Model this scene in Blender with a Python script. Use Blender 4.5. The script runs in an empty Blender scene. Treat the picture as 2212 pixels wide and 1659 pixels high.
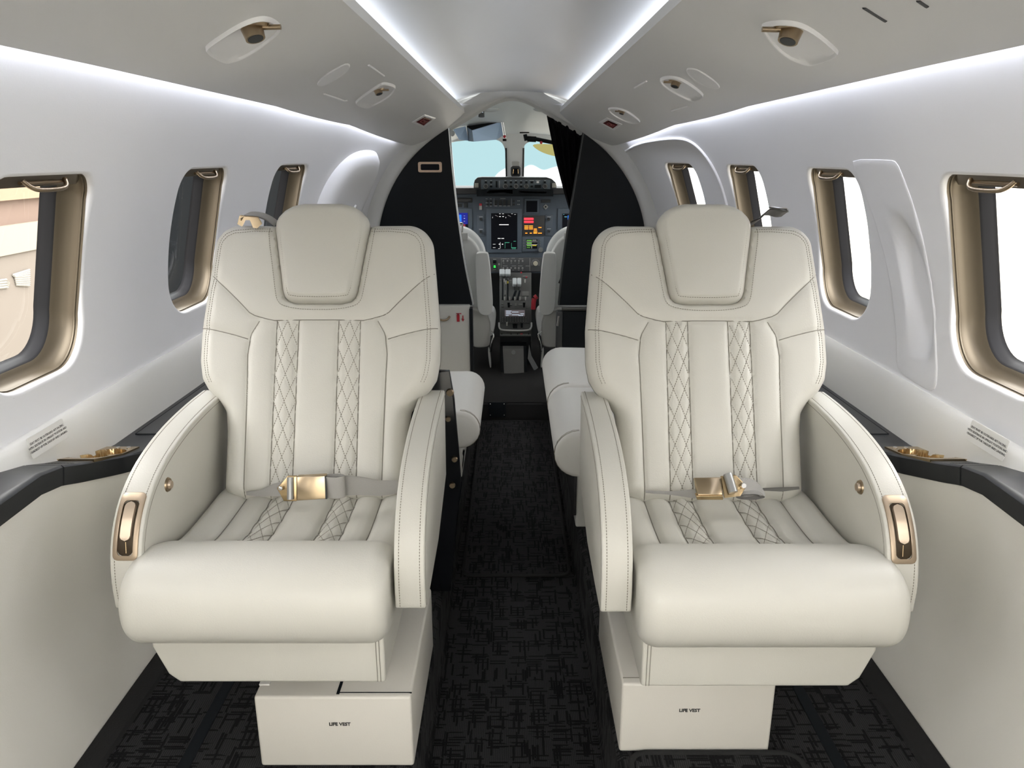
import bpy, bmesh, math, random
import numpy as np
from mathutils import Vector
random.seed(7)
sc = bpy.context.scene
COL = sc.collection
# ------------------------------------------------------------------ camera
F = 1661.0; TH = math.atan(494/1661); CT, ST = math.cos(TH), math.sin(TH); EYE = 1.40
cd = bpy.data.cameras.new('camera'); cam = bpy.data.objects.new('camera', cd); COL.objects.link(cam)
cam.location = (0, 0, EYE); cam.rotation_euler = (math.pi/2 - TH, 0, 0)
cd.sensor_width = 36; cd.lens = 36*F/2212; cd.clip_start = .02; cd.clip_end = 200
sc.camera = cam
sc.view_settings.view_transform = 'Standard'; sc.view_settings.look = 'None'
sc.view_settings.gamma = 1; sc.view_settings.exposure = 0.5
def ray(px, py):
    u = (px-1106)/F; v = (829.5-py)/F
    return np.array([u, CT+v*ST, -ST+v*CT])
def at(px, py, y):                       # point of the view line at depth y
    a = ray(px, py); t = y/a[1]; return np.array([a[0]*t, y, EYE+a[2]*t])
def atx(px, py, x):
    a = ray(px, py); t = x/a[0]; return np.array([x, a[1]*t, EYE+a[2]*t])
def atz(px, py, z):
    a = ray(px, py); t = (z-EYE)/a[2]; return np.array([a[0]*t, a[1]*t, z])
def atp(px, py, p0, n):                  # point of the view line on a plane
    a = ray(px, py); e = np.array([0, 0, EYE]); t = np.dot(np.array(p0)-e, n)/np.dot(a, n); return e+a*t
# ------------------------------------------------------------------ materials
MATS = {}
def sock(nt, kind, **kw):
    n = nt.nodes.new(kind)
    for k, v in kw.items(): setattr(n, k, v)
    return n
def mat(name, col, rough=.5, metal=0, bump=0, bscale=400, emit=None, estr=1, coat=0, spec=.5, vary=0, sheen=0):
    if name in MATS: return MATS[name]
    m = bpy.data.materials.new(name); m.use_nodes = True; nt = m.node_tree
    b = nt.nodes['Principled BSDF']
    b.inputs['Base Color'].default_value = (*col, 1); b.inputs['Roughness'].default_value = rough
    b.inputs['Metallic'].default_value = metal; b.inputs['Coat Weight'].default_value = coat
    b.inputs['Specular IOR Level'].default_value = spec; b.inputs['Sheen Weight'].default_value = sheen
    if emit: b.inputs['Emission Color'].default_value = (*emit, 1); b.inputs['Emission Strength'].default_value = estr
    tc = sock(nt, 'ShaderNodeTexCoord')
    if vary:
        nz = sock(nt, 'ShaderNodeTexNoise'); nz.inputs['Scale'].default_value = 6; nt.links.new(tc.outputs['Object'], nz.inputs['Vector'])
        mx = sock(nt, 'ShaderNodeMix', data_type='RGBA'); mx.inputs[6].default_value = (*[c*(1-vary) for c in col], 1); mx.inputs[7].default_value = (*[min(1, c*(1+vary)) for c in col], 1)
        nt.links.new(nz.outputs['Fac'], mx.inputs[0]); nt.links.new(mx.outputs[2], b.inputs['Base Color'])
    if bump:
        nz = sock(nt, 'ShaderNodeTexNoise'); nz.inputs['Scale'].default_value = bscale; nz.inputs['Detail'].default_value = 3
        nt.links.new(tc.outputs['Object'], nz.inputs['Vector'])
        bp = sock(nt, 'ShaderNodeBump'); bp.inputs['Strength'].default_value = bump; bp.inputs['Distance'].default_value = .001
        nt.links.new(nz.outputs['Fac'], bp.inputs['Height']); nt.links.new(bp.outputs['Normal'], b.inputs['Normal'])
    MATS[name] = m; return m
LEATHER = mat('cream leather', (.56, .545, .49), .42, bump=.25, bscale=350, vary=.02)
LEATH2 = mat('white leather', (.60, .59, .56), .40, bump=.2, bscale=350)
PILOT = mat('pilot seat leather', (.68, .69, .68), .5, bump=.2)
SHEEP = mat('sheepskin', (.72, .74, .74), .9, bump=1, bscale=90)
THREAD = mat('stitching thread', (.22, .20, .16), .8)
SEAM = mat('seam crease', (.24, .225, .19), .9)
WALL = mat('white wall panel', (.84, .84, .855), .45, bump=.12, bscale=260)
WALLLOW = mat('cream fabric sidewall', (.86, .84, .78), .6, bump=.2, bscale=300)
SIDEP = mat('pale side panel', (.84, .83, .79), .5, bump=.15, bscale=300)
OVER = mat('overhead panel plastic', (.74, .74, .735), .5, bump=.12, bscale=300)
OVERF = mat('overhead fitting plastic', (.86, .86, .86), .35)
CEIL = mat('ceiling liner', (.68, .70, .71), .38)
RING = mat('bulkhead ring', (.62, .62, .60), .45)
BLACK = mat('satin black laminate', (.005, .007, .009), .48, spec=.16)
BLEDGE = mat('charcoal ledge laminate', (.022, .024, .027), .4)
BRONZE = mat('brushed bronze', (.36, .28, .19), .3, metal=1)
GOLD = mat('gold metal', (.50, .37, .21), .22, metal=1)
CHROME = mat('chrome', (.75, .75, .75), .15, metal=1)
SUNVIS = mat('visor sky reflection', (.50, .66, .88), .35, metal=.3)  # sky mirrored in the visor is put into the blue base colour
REVEAL = mat('bronze window reveal', (.12, .097, .066), .42, metal=.45)
GASKET = mat('dark window seal', (.02, .02, .022), .5, spec=.2)
WEB = mat('grey belt webbing', (.36, .35, .33), .6, bump=.8, bscale=900)
GREYP = mat('instrument panel grey', (.075, .097, .125), .5)
DGREY = mat('dark grey plastic', (.025, .028, .03), .45)
MGREY = mat('mid grey plastic', (.16, .17, .17), .5)
LGREY = mat('light grey plastic', (.45, .45, .44), .5)
SCREEN = mat('dark screen', (.004, .005, .009), .5, spec=.15)
TXT = mat('black print', (.02, .02, .02), .7)
WTXT = mat('white print', (.75, .75, .75), .7)
RED = mat('red sign', (.22, .012, .02), .4)
REDP = mat('red plastic', (.55, .03, .05), .4)
CURT = mat('black curtain', (.004, .004, .005), .9, spec=.1)
PLATE = mat('clear placard', (.84, .83, .79), .25)
WOODG = mat('scuffed grey metal', (.11, .11, .105), .5, bump=.5, bscale=60, vary=.3)
def glass(name, tint=(1, 1, 1), refl=.06):
    m = bpy.data.materials.new(name); m.use_nodes = True; nt = m.node_tree; nt.nodes.clear()
    o = sock(nt, 'ShaderNodeOutputMaterial'); tr = sock(nt, 'ShaderNodeBsdfTransparent'); gl = sock(nt, 'ShaderNodeBsdfGlossy'); mx = sock(nt, 'ShaderNodeMixShader')
    lw = sock(nt, 'ShaderNodeMath', operation='MULTIPLY'); fz = sock(nt, 'ShaderNodeLayerWeight'); fz.inputs['Blend'].default_value = .25; nt.links.new(fz.outputs['Facing'], lw.inputs[0]); lw.inputs[1].default_value = refl*2
    tr.inputs['Color'].default_value = (*tint, 1); gl.inputs['Roughness'].default_value = .02
    nt.links.new(lw.outputs[0], mx.inputs[0]); nt.links.new(tr.outputs[0], mx.inputs[1]); nt.links.new(gl.outputs[0], mx.inputs[2]); nt.links.new(mx.outputs[0], o.inputs[0])
    return m
GLASS = glass('window glass'); SMOKE = glass('smoked acrylic', (.45, .45, .45)); VISOR = glass('green tinted visor', (.95, .74, .44))
def carpet(name, edge=False):
    m = mat(name, (.012, .012, .013), .95, spec=.2); nt = m.node_tree; b = nt.nodes['Principled BSDF']; tc = sock(nt, 'ShaderNodeTexCoord')
    def dashes(sx, sy, off):
        mp = sock(nt, 'ShaderNodeMapping'); mp.inputs['Scale'].default_value = (sx, sy, 14); mp.inputs['Location'].default_value = (off, off*.7, 0)
        nt.links.new(tc.outputs['Object'], mp.inputs['Vector'])
        v = sock(nt, 'ShaderNodeTexVoronoi', distance='CHEBYCHEV'); v.inputs['Scale'].default_value = 1; v.inputs['Randomness'].default_value = .75; nt.links.new(mp.outputs[0], v.inputs['Vector'])
        sp = sock(nt, 'ShaderNodeSeparateColor'); nt.links.new(v.outputs['Color'], sp.inputs[0])
        a = sock(nt, 'ShaderNodeMath', operation='GREATER_THAN'); a.inputs[1].default_value = .56; nt.links.new(sp.outputs[0], a.inputs[0])
        c = sock(nt, 'ShaderNodeMath', operation='LESS_THAN'); c.inputs[1].default_value = .42; nt.links.new(v.outputs['Distance'], c.inputs[0])
        mu = sock(nt, 'ShaderNodeMath', operation='MULTIPLY'); nt.links.new(a.outputs[0], mu.inputs[0]); nt.links.new(c.outputs[0], mu.inputs[1]); return mu
    d1 = dashes(150, 17, 0); d2 = dashes(19, 170, 3.3)
    mx = sock(nt, 'ShaderNodeMath', operation='MAXIMUM'); nt.links.new(d1.outputs[0], mx.inputs[0]); nt.links.new(d2.outputs[0], mx.inputs[1])
    nz = sock(nt, 'ShaderNodeTexNoise'); nz.inputs['Scale'].default_value = 420; nt.links.new(tc.outputs['Object'], nz.inputs['Vector'])
    wv = sock(nt, 'ShaderNodeTexWave', bands_direction='X'); wv.inputs['Scale'].default_value = 70; wv.inputs['Distortion'].default_value = 2; nt.links.new(tc.outputs['Object'], wv.inputs['Vector'])
    cr = sock(nt, 'ShaderNodeMix', data_type='RGBA'); cr.inputs[6].default_value = (.015, .0152, .0155, 1); cr.inputs[7].default_value = (.032, .032, .0325, 1); nt.links.new(wv.outputs['Fac'], cr.inputs[0])
    c2 = sock(nt, 'ShaderNodeMix', data_type='RGBA'); c2.inputs[7].default_value = (.0045, .0045, .005, 1); nt.links.new(cr.outputs[2], c2.inputs[6]); nt.links.new(mx.outputs[0], c2.inputs[0])
    nt.links.new(c2.outputs[2], b.inputs['Base Color'])
    h = sock(nt, 'ShaderNodeMath', operation='MULTIPLY_ADD'); h.inputs[1].default_value = -1.5; nt.links.new(mx.outputs[0], h.inputs[0]); nt.links.new(nz.outputs['Fac'], h.inputs[2])
    bp = sock(nt, 'ShaderNodeBump'); bp.inputs['Strength'].default_value = .9; bp.inputs['Distance'].default_value = .003
    nt.links.new(h.outputs[0], bp.inputs['Height']); nt.links.new(bp.outputs['Normal'], b.inputs['Normal']); return m
CARPET = carpet('black patterned carpet')
CARPLAIN = mat('plain black carpet', (.018, .018, .018), .95, bump=1, bscale=250, spec=.2)
def emis(name, c, s): return mat(name, (0, 0, 0), .5, emit=c, estr=s)
# ------------------------------------------------------------------ mesh helpers
class MB:
    def __init__(s): s.v = []; s.f = []
    def add(s, v, f):
        o = len(s.v); s.v += [tuple(map(float, p)) for p in v]; s.f += [tuple(i+o for i in q) for q in f]; return s
    def grid(s, G, close=False):
        n = len(G); m = len(G[0]); v = [p for r in G for p in r]; f = []
        for i in range(n-1):
            for j in range(m-(0 if close else 1)):
                k = (j+1) % m; f.append((i*m+j, i*m+k, (i+1)*m+k, (i+1)*m+j))
        return s.add(v, f)
    def loft(s, rings, cap0=False, cap1=False):
        s.grid(rings, True); m = len(rings[0]); o = len(s.v)-len(rings)*m
        if cap0: s.f.append(tuple(o+i for i in range(m))[::-1])
        if cap1: s.f.append(tuple(o+(len(rings)-1)*m+i for i in range(m)))
        return s
    def tube(s, pts, r, n=6, cap=True):
        pts = [np.array(p, float) for p in pts]; rings = []
        for i, p in enumerate(pts):
            d = pts[min(i+1, len(pts)-1)]-pts[max(i-1, 0)]; d = d/(np.linalg.norm(d)+1e-9)
            a = np.cross(d, [0, 0, 1]) if abs(d[2]) < .9 else np.cross(d, [1, 0, 0]); a /= np.linalg.norm(a); b = np.cross(d, a)
            rr = r[i] if isinstance(r, (list, tuple)) else r
            rings.append([p+rr*(math.cos(2*math.pi*k/n)*a+math.sin(2*math.pi*k/n)*b) for k in range(n)])
        return s.loft(rings, cap, cap)
    def box(s, x0, x1, y0, y1, z0, z1):
        v = [(x, y, z) for x in (x0, x1) for y in (y0, y1) for z in (z0, z1)]
        return s.add(v, [(0, 1, 3, 2), (4, 6, 7, 5), (0, 4, 5, 1), (2, 3, 7, 6), (0, 2, 6, 4), (1, 5, 7, 3)])
    def slab(s, ring, d):                      # closed ring of points, extruded by vector d
        d = np.array(d); return s.loft([[np.array(p) for p in ring], [np.array(p)+d for p in ring]], True, True)
    def cyl(s, c, ax, r, h, n=20, r2=None):
        c = np.array(c, float); ax = np.array(ax, float); ax /= np.linalg.norm(ax)
        return s.tube([c, c+ax*h], [r, r if r2 is None else r2], n)
    def ell(s, c, rx, ry, rz, n=14):
        G = []
        for i in range(n+1):
            t = math.pi*i/n; G.append([(c[0]+rx*math.sin(t)*math.cos(2*math.pi*j/(2*n)), c[1]+ry*math.sin(t)*math.sin(2*math.pi*j/(2*n)), c[2]+rz*math.cos(t)) for j in range(2*n)])
        return s.grid(G, True)
def wloc(o):
    p = np.zeros(3)
    while o is not None: p += np.array(o.location); o = o.parent
    return p
def build(name, mb, m, parent=None, bev=0, seg=3, smooth=True, angle=35):
    me = bpy.data.meshes.new(name); off = wloc(parent) if parent is not None else np.zeros(3)
    V = np.array(mb.v).reshape(-1, 3)-off; me.from_pydata(V.tolist(), [], mb.f); me.validate()
    bm = bmesh.new(); bm.from_mesh(me)
    bmesh.ops.remove_doubles(bm, verts=bm.verts, dist=1e-5)
    if bev:
        es = [e for e in bm.edges if len(e.link_faces) == 2 and e.calc_face_angle(0) > math.radians(angle)]
        bmesh.ops.bevel(bm, geom=es, offset=bev, segments=seg, profile=.5, affect='EDGES', clamp_overlap=True)
    bmesh.ops.recalc_face_normals(bm, faces=bm.faces)
    bm.to_mesh(me); bm.free()
    if smooth:
        me.polygons.foreach_set('use_smooth', [True]*len(me.polygons)); me.set_sharp_from_angle(angle=math.radians(48))
    me.materials.append(m)
    o = bpy.data.objects.new(name, me); COL.objects.link(o)
    if parent is not None: o.parent = parent
    return o
def tag(o, label, cat, group=None, kind=None):
    o['label'] = label; o['category'] = cat
    if group: o['group'] = group
    if kind: o['kind'] = kind
    return o
def struct(o): o['kind'] = 'structure'; return o
def thing(name, loc, label, cat, group=None):
    o = bpy.data.objects.new(name, None); COL.objects.link(o); o.location = loc; o.empty_display_size = .05
    return tag(o, label, cat, group)
def text(name, s, size, origin, xd, yd, m, parent=None, depth=.0004, align='CENTER', bold=0, space=1):
    cu = bpy.data.curves.new('t', 'FONT'); cu.body = s; cu.size = size; cu.align_x = align; cu.align_y = 'CENTER'; cu.extrude = depth; cu.offset = bold; cu.space_line = space; cu.resolution_u = 2
    t = bpy.data.objects.new('t', cu); COL.objects.link(t)
    bpy.context.view_layer.update()
    me = bpy.data.meshes.new_from_object(t.evaluated_get(bpy.context.evaluated_depsgraph_get())); bpy.data.objects.remove(t)
    xd = np.array(xd, float); xd /= np.linalg.norm(xd); yd = np.array(yd, float); yd -= xd*np.dot(xd, yd); yd /= np.linalg.norm(yd); zd = np.cross(xd, yd)
    mb = MB(); mb.add([np.array(origin)+v.co.x*xd+v.co.y*yd+v.co.z*zd for v in me.vertices], [tuple(p.vertices) for p in me.polygons])
    return build(name, mb, m, parent, smooth=False)
def dense(P, d=.004):
    out = []
    for i in range(len(P)):
        a, b = np.array(P[i]), np.array(P[(i+1) % len(P)]); k = max(1, int(np.linalg.norm(b-a)/d)); out += [tuple(a+(b-a)*t/k) for t in range(k)]
    return out
def rrect(w, h, r, n=6, rb=None):              # rounded rectangle, half sizes w,h; rb = lower corner radius
    rb = r if rb is None else rb; P = []
    for cx, cy, a0, q in ((w-r, h-r, 0, r), (-w+r, h-r, 90, r), (-w+rb, -h+rb, 180, rb), (w-rb, -h+rb, 270, rb)):
        for k in range(n+1):
            a = math.radians(a0+90*k/n); P.append((cx+q*math.cos(a), cy+q*math.sin(a)))
    return P
def smoothpoly(P, it=2):
    for _ in range(it):
        Q = []
        for i in range(len(P)):
            a = np.array(P[i]); b = np.array(P[(i+1) % len(P)]); Q += [a*.75+b*.25, a*.25+b*.75]
        P = Q
    return P
def smoothline(P, it=2):
    P = [np.array(p, float) for p in P]
    for _ in range(it):
        Q = [P[0]]
        for i in range(len(P)-1): Q += [P[i]*.75+P[i+1]*.25, P[i]*.25+P[i+1]*.75]
        P = Q+[P[-1]]
    return P
def resample(P, n):
    P = np.array(P); d = np.r_[0, np.cumsum(np.linalg.norm(np.diff(P, axis=0), axis=1))]; t = np.linspace(0, d[-1], n)
    return np.stack([np.interp(t, d, P[:, k]) for k in range(P.shape[1])], 1)
def segd(pts, A, B):
    A = np.array(A); B = np.array(B); d = B-A; t = np.clip(((pts-A)@d)/(d@d+1e-12), 0, 1); return np.linalg.norm(pts-(A+t[:, None]*d), axis=1)
def pold(pts, P, closed=False):
    D = np.full(len(pts), 9.)
    for i in range(len(P)-(0 if closed else 1)): D = np.minimum(D, segd(pts, P[i], P[(i+1) % len(P)]))
    return D
def inside(pts, P):
    c = np.zeros(len(pts), bool); n = len(P)
    for i in range(n):
        x1, y1 = P[i]; x2, y2 = P[(i+1) % n]
        if y1 == y2: continue
        q = ((y1 > pts[:, 1]) != (y2 > pts[:, 1])) & (pts[:, 0] < (x2-x1)*(pts[:, 1]-y1)/(y2-y1)+x1); c ^= q
    return c
# ------------------------------------------------------------------ cabin cross-section
def ss(a): a = min(max(a, 0), 1); return a*a*(3-2*a)
def Rr(y): return .98-.0555*max(0, y-2.6)**2
def Cc(y): return .96-.0278*max(0, y-2.6)**2
def W(y, z, side, off=0):                      # point on the cabin wall, off = inward
    R = Rr(y); c = Cc(y); x = math.sqrt(max(R*R-(z-c)**2, .0001)); k = (R-off)/R
    return np.array([side*x*k, y, c+(z-c)*k])
WIN = {-1: [-.10, .72, 1.54, 2.36, 3.19], 1: [-.08, .71, 1.50, 2.265, 3.07, 3.80]}
WH, WV, WZ = .180, .205, 1.155
YA, YB, ZA, ZB, STEP = -.6, 4.4, .86, 1.66, .02
def recess(y, z, side):                        # oval pocket pressed into the right wall between two windows
    if side < 0: return 0
    a_ = ((y-1.833)*.146+(z-1.095)*.34)/.37; b_ = ((y-1.833)*.34-(z-1.095)*.146)/.37; d = (a_/.185)**2+(b_/.062)**2
    return -.020*ss((1.15-d)/.9) if d < 1.15 else 0
def make_wall(side):
    mb = MB(); ny = round((YB-YA)/STEP); nz = round((ZB-ZA)/STEP)
    holes = []
    for yc in WIN[side]:
        i0 = round((yc-.24-YA)/STEP); i1 = round((yc+.24-YA)/STEP); j0 = round((WZ-.25-ZA)/STEP); j1 = round((WZ+.25-ZA)/STEP); holes.append((i0, i1, j0, j1, yc))
    P = lambda i, j: W(YA+i*STEP, ZA+j*STEP, side, recess(YA+i*STEP, ZA+j*STEP, side))
    V = [P(i, j) for i in range(ny+1) for j in range(nz+1)]; Fc = []
    for i in range(ny):
        for j in range(nz):
            if any(a <= i < b and c <= j < d for a, b, c, d, _ in holes): continue
            Fc.append((i*(nz+1)+j, (i+1)*(nz+1)+j, (i+1)*(nz+1)+j+1, i*(nz+1)+j+1))
    mb.add(V, Fc)
    for a, b, c, d, yc in holes:
        per = [(i, c) for i in range(a, b)]+[(b, j) for j in range(c, d)]+[(i, d) for i in range(b, a, -1)]+[(a, j) for j in range(d, c, -1)]
        out = [(YA+i*STEP, ZA+j*STEP) for i, j in per]
        prof = [(0, 0), (.004, 0), (.008, -.002), (.0105, -.006), (.011, -.012)]
        inn = winring(yc, len(out), out)
        rings = []
        for k in range(5):
            t = k/5; rings.append([W(o[0]*(1-t)+q[0]*t, o[1]*(1-t)+q[1]*t, side) for o, q in zip(out, inn)])
        for ins, off in prof:
            rr = winring(yc, len(out), out, .011-ins); rings.append([W(q[0], q[1], side, off) for q in rr])
        mb.grid(rings, True)
    return build('wall_left' if side < 0 else 'wall_right', mb, WALL)
def winring(yc, n, out, grow=0.0, ref=None):
    """rounded window outline sampled at the directions of the ring points"""
    P = rrect(WH+grow, WV+grow, .055+grow, 10, .105+grow); res = []
    for o in out:
        dx, dz = o[0]-yc, o[1]-WZ
        best = None
        for i in range(len(P)):
            x1, z1 = P[i]; x2, z2 = P[(i+1) % len(P)]
            # ray (dx,dz)*t crosses the edge
            den = dx*(z2-z1)-dz*(x2-x1)
            if abs(den) < 1e-12: continue
            t = (x1*(z2-z1)-z1*(x2-x1))/den; s_ = (x1*dz-z1*dx)/den
            if t > 0 and -1e-6 <= s_ <= 1+1e-6: best = t if best is None else min(best, t)
        res.append((yc+dx*best, WZ+dz*best))
    return res
for sd in (-1, 1): struct(make_wall(sd))
wn = 0
for sd in (-1, 1):
    for yc in WIN[sd]:
        wn += 1; root = bpy.data.objects.new('window_%d' % wn, None); COL.objects.link(root); root.location = W(yc, WZ, sd); struct(root)
        base = rrect(WH, WV, .075, 10, .105)
        def ring(ins, off):
            w_, h_ = WH-ins, WV-ins; return [W(yc+p[0], WZ+p[1], sd, off) for p in rrect(w_, h_, max(.055-ins*.6, .02), 10, max(.105-ins*.6, .03))]
        mb = MB().grid([ring(.0005, -.011), ring(.0005, -.016), ring(.003, -.017), ring(.003, -.020)], True); build('window_sleeve', mb, REVEAL, root)
        mb = MB().grid([ring(.002, -.020), ring(.0005, -.023), ring(.001, -.036), ring(.004, -.045), ring(.009, -.052), ring(.015, -.057), ring(.020, -.060), ring(.022, -.062)], True); build('window_frame', mb, REVEAL, root)
        mb = MB().grid([ring(.022, -.062), ring(.026, -.066), ring(.029, -.084), ring(.034, -.090)], True); build('window_seal', mb, GASKET, root)
        g = [W(yc+p[0], WZ+p[1], sd, -.080) for p in rrect(WH-.028, WV-.035, .054, 10, .084)]
        mb = MB(); mb.add(g, [tuple(range(len(g)))]); build('pane', mb, GLASS, root, smooth=False)
        z1 = WZ+WV-.004; mb = MB()      # pull handle of the blind at the head of the opening
        a = [W(yc-.07, z1-.004, sd, -.008), W(yc-.062, z1-.012, sd, .004), W(yc-.04, z1-.016, sd, .010), W(yc+.04, z1-.016, sd, .010), W(yc+.062, z1-.012, sd, .004), W(yc+.07, z1-.004, sd, -.008)]
        mb.tube(smoothline(a, 2), .0045, 8); mb.tube([W(yc-.072, z1-.010, sd, -.010), W(yc+.072, z1-.010, sd, -.010)], .004, 8)
        build('blind_handle', mb, BRONZE, root)
        mb = MB(); G = [[W(yc-WH+.012+(2*WH-.024)*i/12, z1-.001+(-.026)*j, sd, -.024-.008*j) for i in range(13)] for j in (0, 1)]; mb.grid(G); build('blind_rail', mb, REVEAL, root)
# ------------------------------------------------------------------ side panels, ledges, lower walls, floor
def ledz(y): return float(np.interp(y, [-1, 1.10, 1.30, 1.38, 1.45, 1.60, 1.70, 2.2, 3.6, 4.4], [.855, .853, .842, .825, .802, .758, .742, .735, .735, .735]))
def ledx(y): return float(np.interp(y, [-1, 1.15, 1.40, 1.60, 1.75, 3.2, 4.4], [.80, .845, .872, .862, .80, .76, .62]))
def wx(y, z): return abs(W(y, z, 1)[0])
ys = list(np.arange(-.6, 4.4, .05))+[4.4]
for sd, nm in ((-1, 'left'), (1, 'right')):
    G = []
    for y in ys:
        R = wx(y, .862); zl = ledz(y)-.005; h = .866-zl; row = []
        for k, (dx, t) in enumerate([(0.0, 0), (.006, .0), (.012, .05), (.017, .15), (.022, .35), (.026, .6), (.030, .85), (.033, 1.0)]):
            row.append((sd*(R-dx), y, .866-h*t if k > 1 else .866-(.001 if k == 0 else 0)))
        G.append(row)
    o = build('trim_1' if sd < 0 else 'trim_2', MB().grid(G), SIDEP); struct(o)
    # lower wall from ledge to carpet
    G = []
    for y in ys:
        x0 = ledx(y)+.012; z0 = ledz(y)-.03; zf = .165; x1 = .90-.055*max(0, y-2.6)**2; row = []
        for k in range(15):
            t = k/14; b = .035*math.sin(math.pi*t)**1.3; row.append((sd*(x0*(1-t)+x1*t+b*(1-t)), y, z0*(1-t)+zf*t))
        G.append(row)
    struct(build('baseboard_'+nm, MB().grid(G), WALLLOW))
def ledge(sd):
    lab = 'charcoal side ledge along the %s wall with bronze cup holder plate and flush lid' % ('left' if sd < 0 else 'right')
    r = thing('side_ledge', (sd*.86, 1.5, .74), lab, 'ledge')
    def solid(y0, y1, name, dz=0, gap=0):
        yy = sorted(set([y for y in np.arange(y0, y1, .02)]+[y1]+[q for q in (1.4885, 1.4895, 1.6705, 1.6715) if y0 < q < y1])); rings = []
        for y in yy:
            xo = wx(y, ledz(y))+.01; xi = ledx(y); z = ledz(y)+dz
            dd = .036 if 1.489 < y < 1.671 else 0; xw = min(xo, .9505)
            rings.append([(sd*(xo), y, z), (sd*xw, y, z), (sd*(xw-.0005), y, z-dd), (sd*(max(xi+.006, .8705)+.0005), y, z-dd), (sd*max(xi+.006, .8705), y, z), (sd*(xi+.004), y, z), (sd*xi, y, z-.004), (sd*(xi+.006), y, z-.042), (sd*(xi+.04), y, z-.052), (sd*xo, y, z-.052)])
        return build(name, MB().loft(rings, True, True), BLEDGE, r, angle=30)
    solid(-.6, 1.382, 'fold_out_leaf', .0); solid(1.387, 4.38, 'ledge_top')
    # flush lid beyond the cup holder
    mb = MB(); yy = np.arange(1.78, 2.62, .04); G = [[(sd*x, y, ledz(y)+.0025) for x in (ledx(y)+.012, .925-.0)] for y in yy]
    mb.grid(G); lid = build('lid', mb, mat('lid laminate', (.026, .028, .031), .36), r)
    mb = MB(); e = .0035
    mb.tube([(sd*.927, y, ledz(y)+.001) for y in yy], e*.5, 4); mb.tube([(sd*.927, yy[0], ledz(yy[0])+.001), (sd*(ledx(1.78)), yy[0], ledz(yy[0])+.001)], e*.5, 4)
    build('gap', mb, BLACK, lid)
    # cup holder plate: two overlapping round wells
    y0, y1 = 1.485, 1.675; xa, xb = .868, .952; N = 12
    def Pp(x, y, d=0): return np.array([sd*x, y, ledz(y)+.004+d])
    circ = [(.912, 1.545, .036), (.908, 1.612, .036)]
    mb = MB(); n = 46; m = 24; G = {}
    for i in range(n+1):
        for j in range(m+1):
            y = y0+(y1-y0)*i/n; x = xa+(xb-xa)*j/m
            if y < 1.51: x += (y-1.51)*.0
            dmin = min(math.hypot(x-c[0], y-c[1])-c[2] for c in circ)
            G[i, j] = Pp(x, y, 0 if dmin > 0 else max(-.033, dmin*14))
    mb.grid([[G[i, j] for j in range(m+1)] for i in range(n+1)]); 
    edge = [G[i, 0] for i in range(n+1)]+[G[n, j] for j in range(m+1)]+[G[i, m] for i in range(n, -1, -1)]+[G[0, j] for j in range(m, -1, -1)]
    mb.grid([edge, [p+np.array([0, 0, -.0065]) for p in edge]], False)
    cup = build('cup_holder', mb, GOLD, r)
    mb = MB(); [mb.cyl(Pp(x, 1.660, -.001), (0, 0, 1), .005, .003, 12) for x in (.885, .91)]; build('button', mb, CHROME, cup)
    # embossed line of print on the ledge
    mb = MB(); [mb.slab([(sd*(.875+.0062*k), 1.421, ledz(1.421)+.0008), (sd*(.879+.0062*k), 1.421, ledz(1.421)+.0008), (sd*(.879+.0062*k), 1.428, ledz(1.428)+.0008), (sd*(.875+.0062*k), 1.428, ledz(1.428)+.0008)], (0, 0, .0006)) for k in range(9)]; build('worn_print', mb, mat('worn print', (.05, .05, .052), .6), r, smooth=False)
    return r
for sd in (-1, 1): ledge(sd)
for sd in (-1, 1):                              # placards
    c = atx(100 if sd < 0 else 2136, 947 if sd < 0 else 951, sd*.948)
    zt = c[2]; y = c[1]
    r = thing('placard', (sd*.948, y, zt), 'clear seat position placard with three lines of black print on the %s side panel' % ('left' if sd < 0 else 'right'), 'placard')
    xd = np.array([0, 1., 0]) if sd < 0 else np.array([0, -1., 0]); yd = np.array([-sd*-.12, 0, 1.])
    yd = np.array([sd*.16, 0, 1.]); n = np.array([-sd, 0, .16])
    mb = MB(); q = [(a*.062, b*.021) for a, b in rrect(1, 1, .08, 3)]
    mb.slab([c+n*.003+xd*a+yd*b for a, b in q], n*.0012); build('plate', mb, PLATE, r, smooth=False)
    text('lettering', 'SEAT MUST BE OUTBOARD AFT FACING\nWITH SEATBACK IN UPRIGHT POSITION AND\nHEADREST UP FOR TAKEOFF AND LANDING', .0064, c+n*.0046, xd, yd, TXT, r, depth=.0001, space=1.25)
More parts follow.
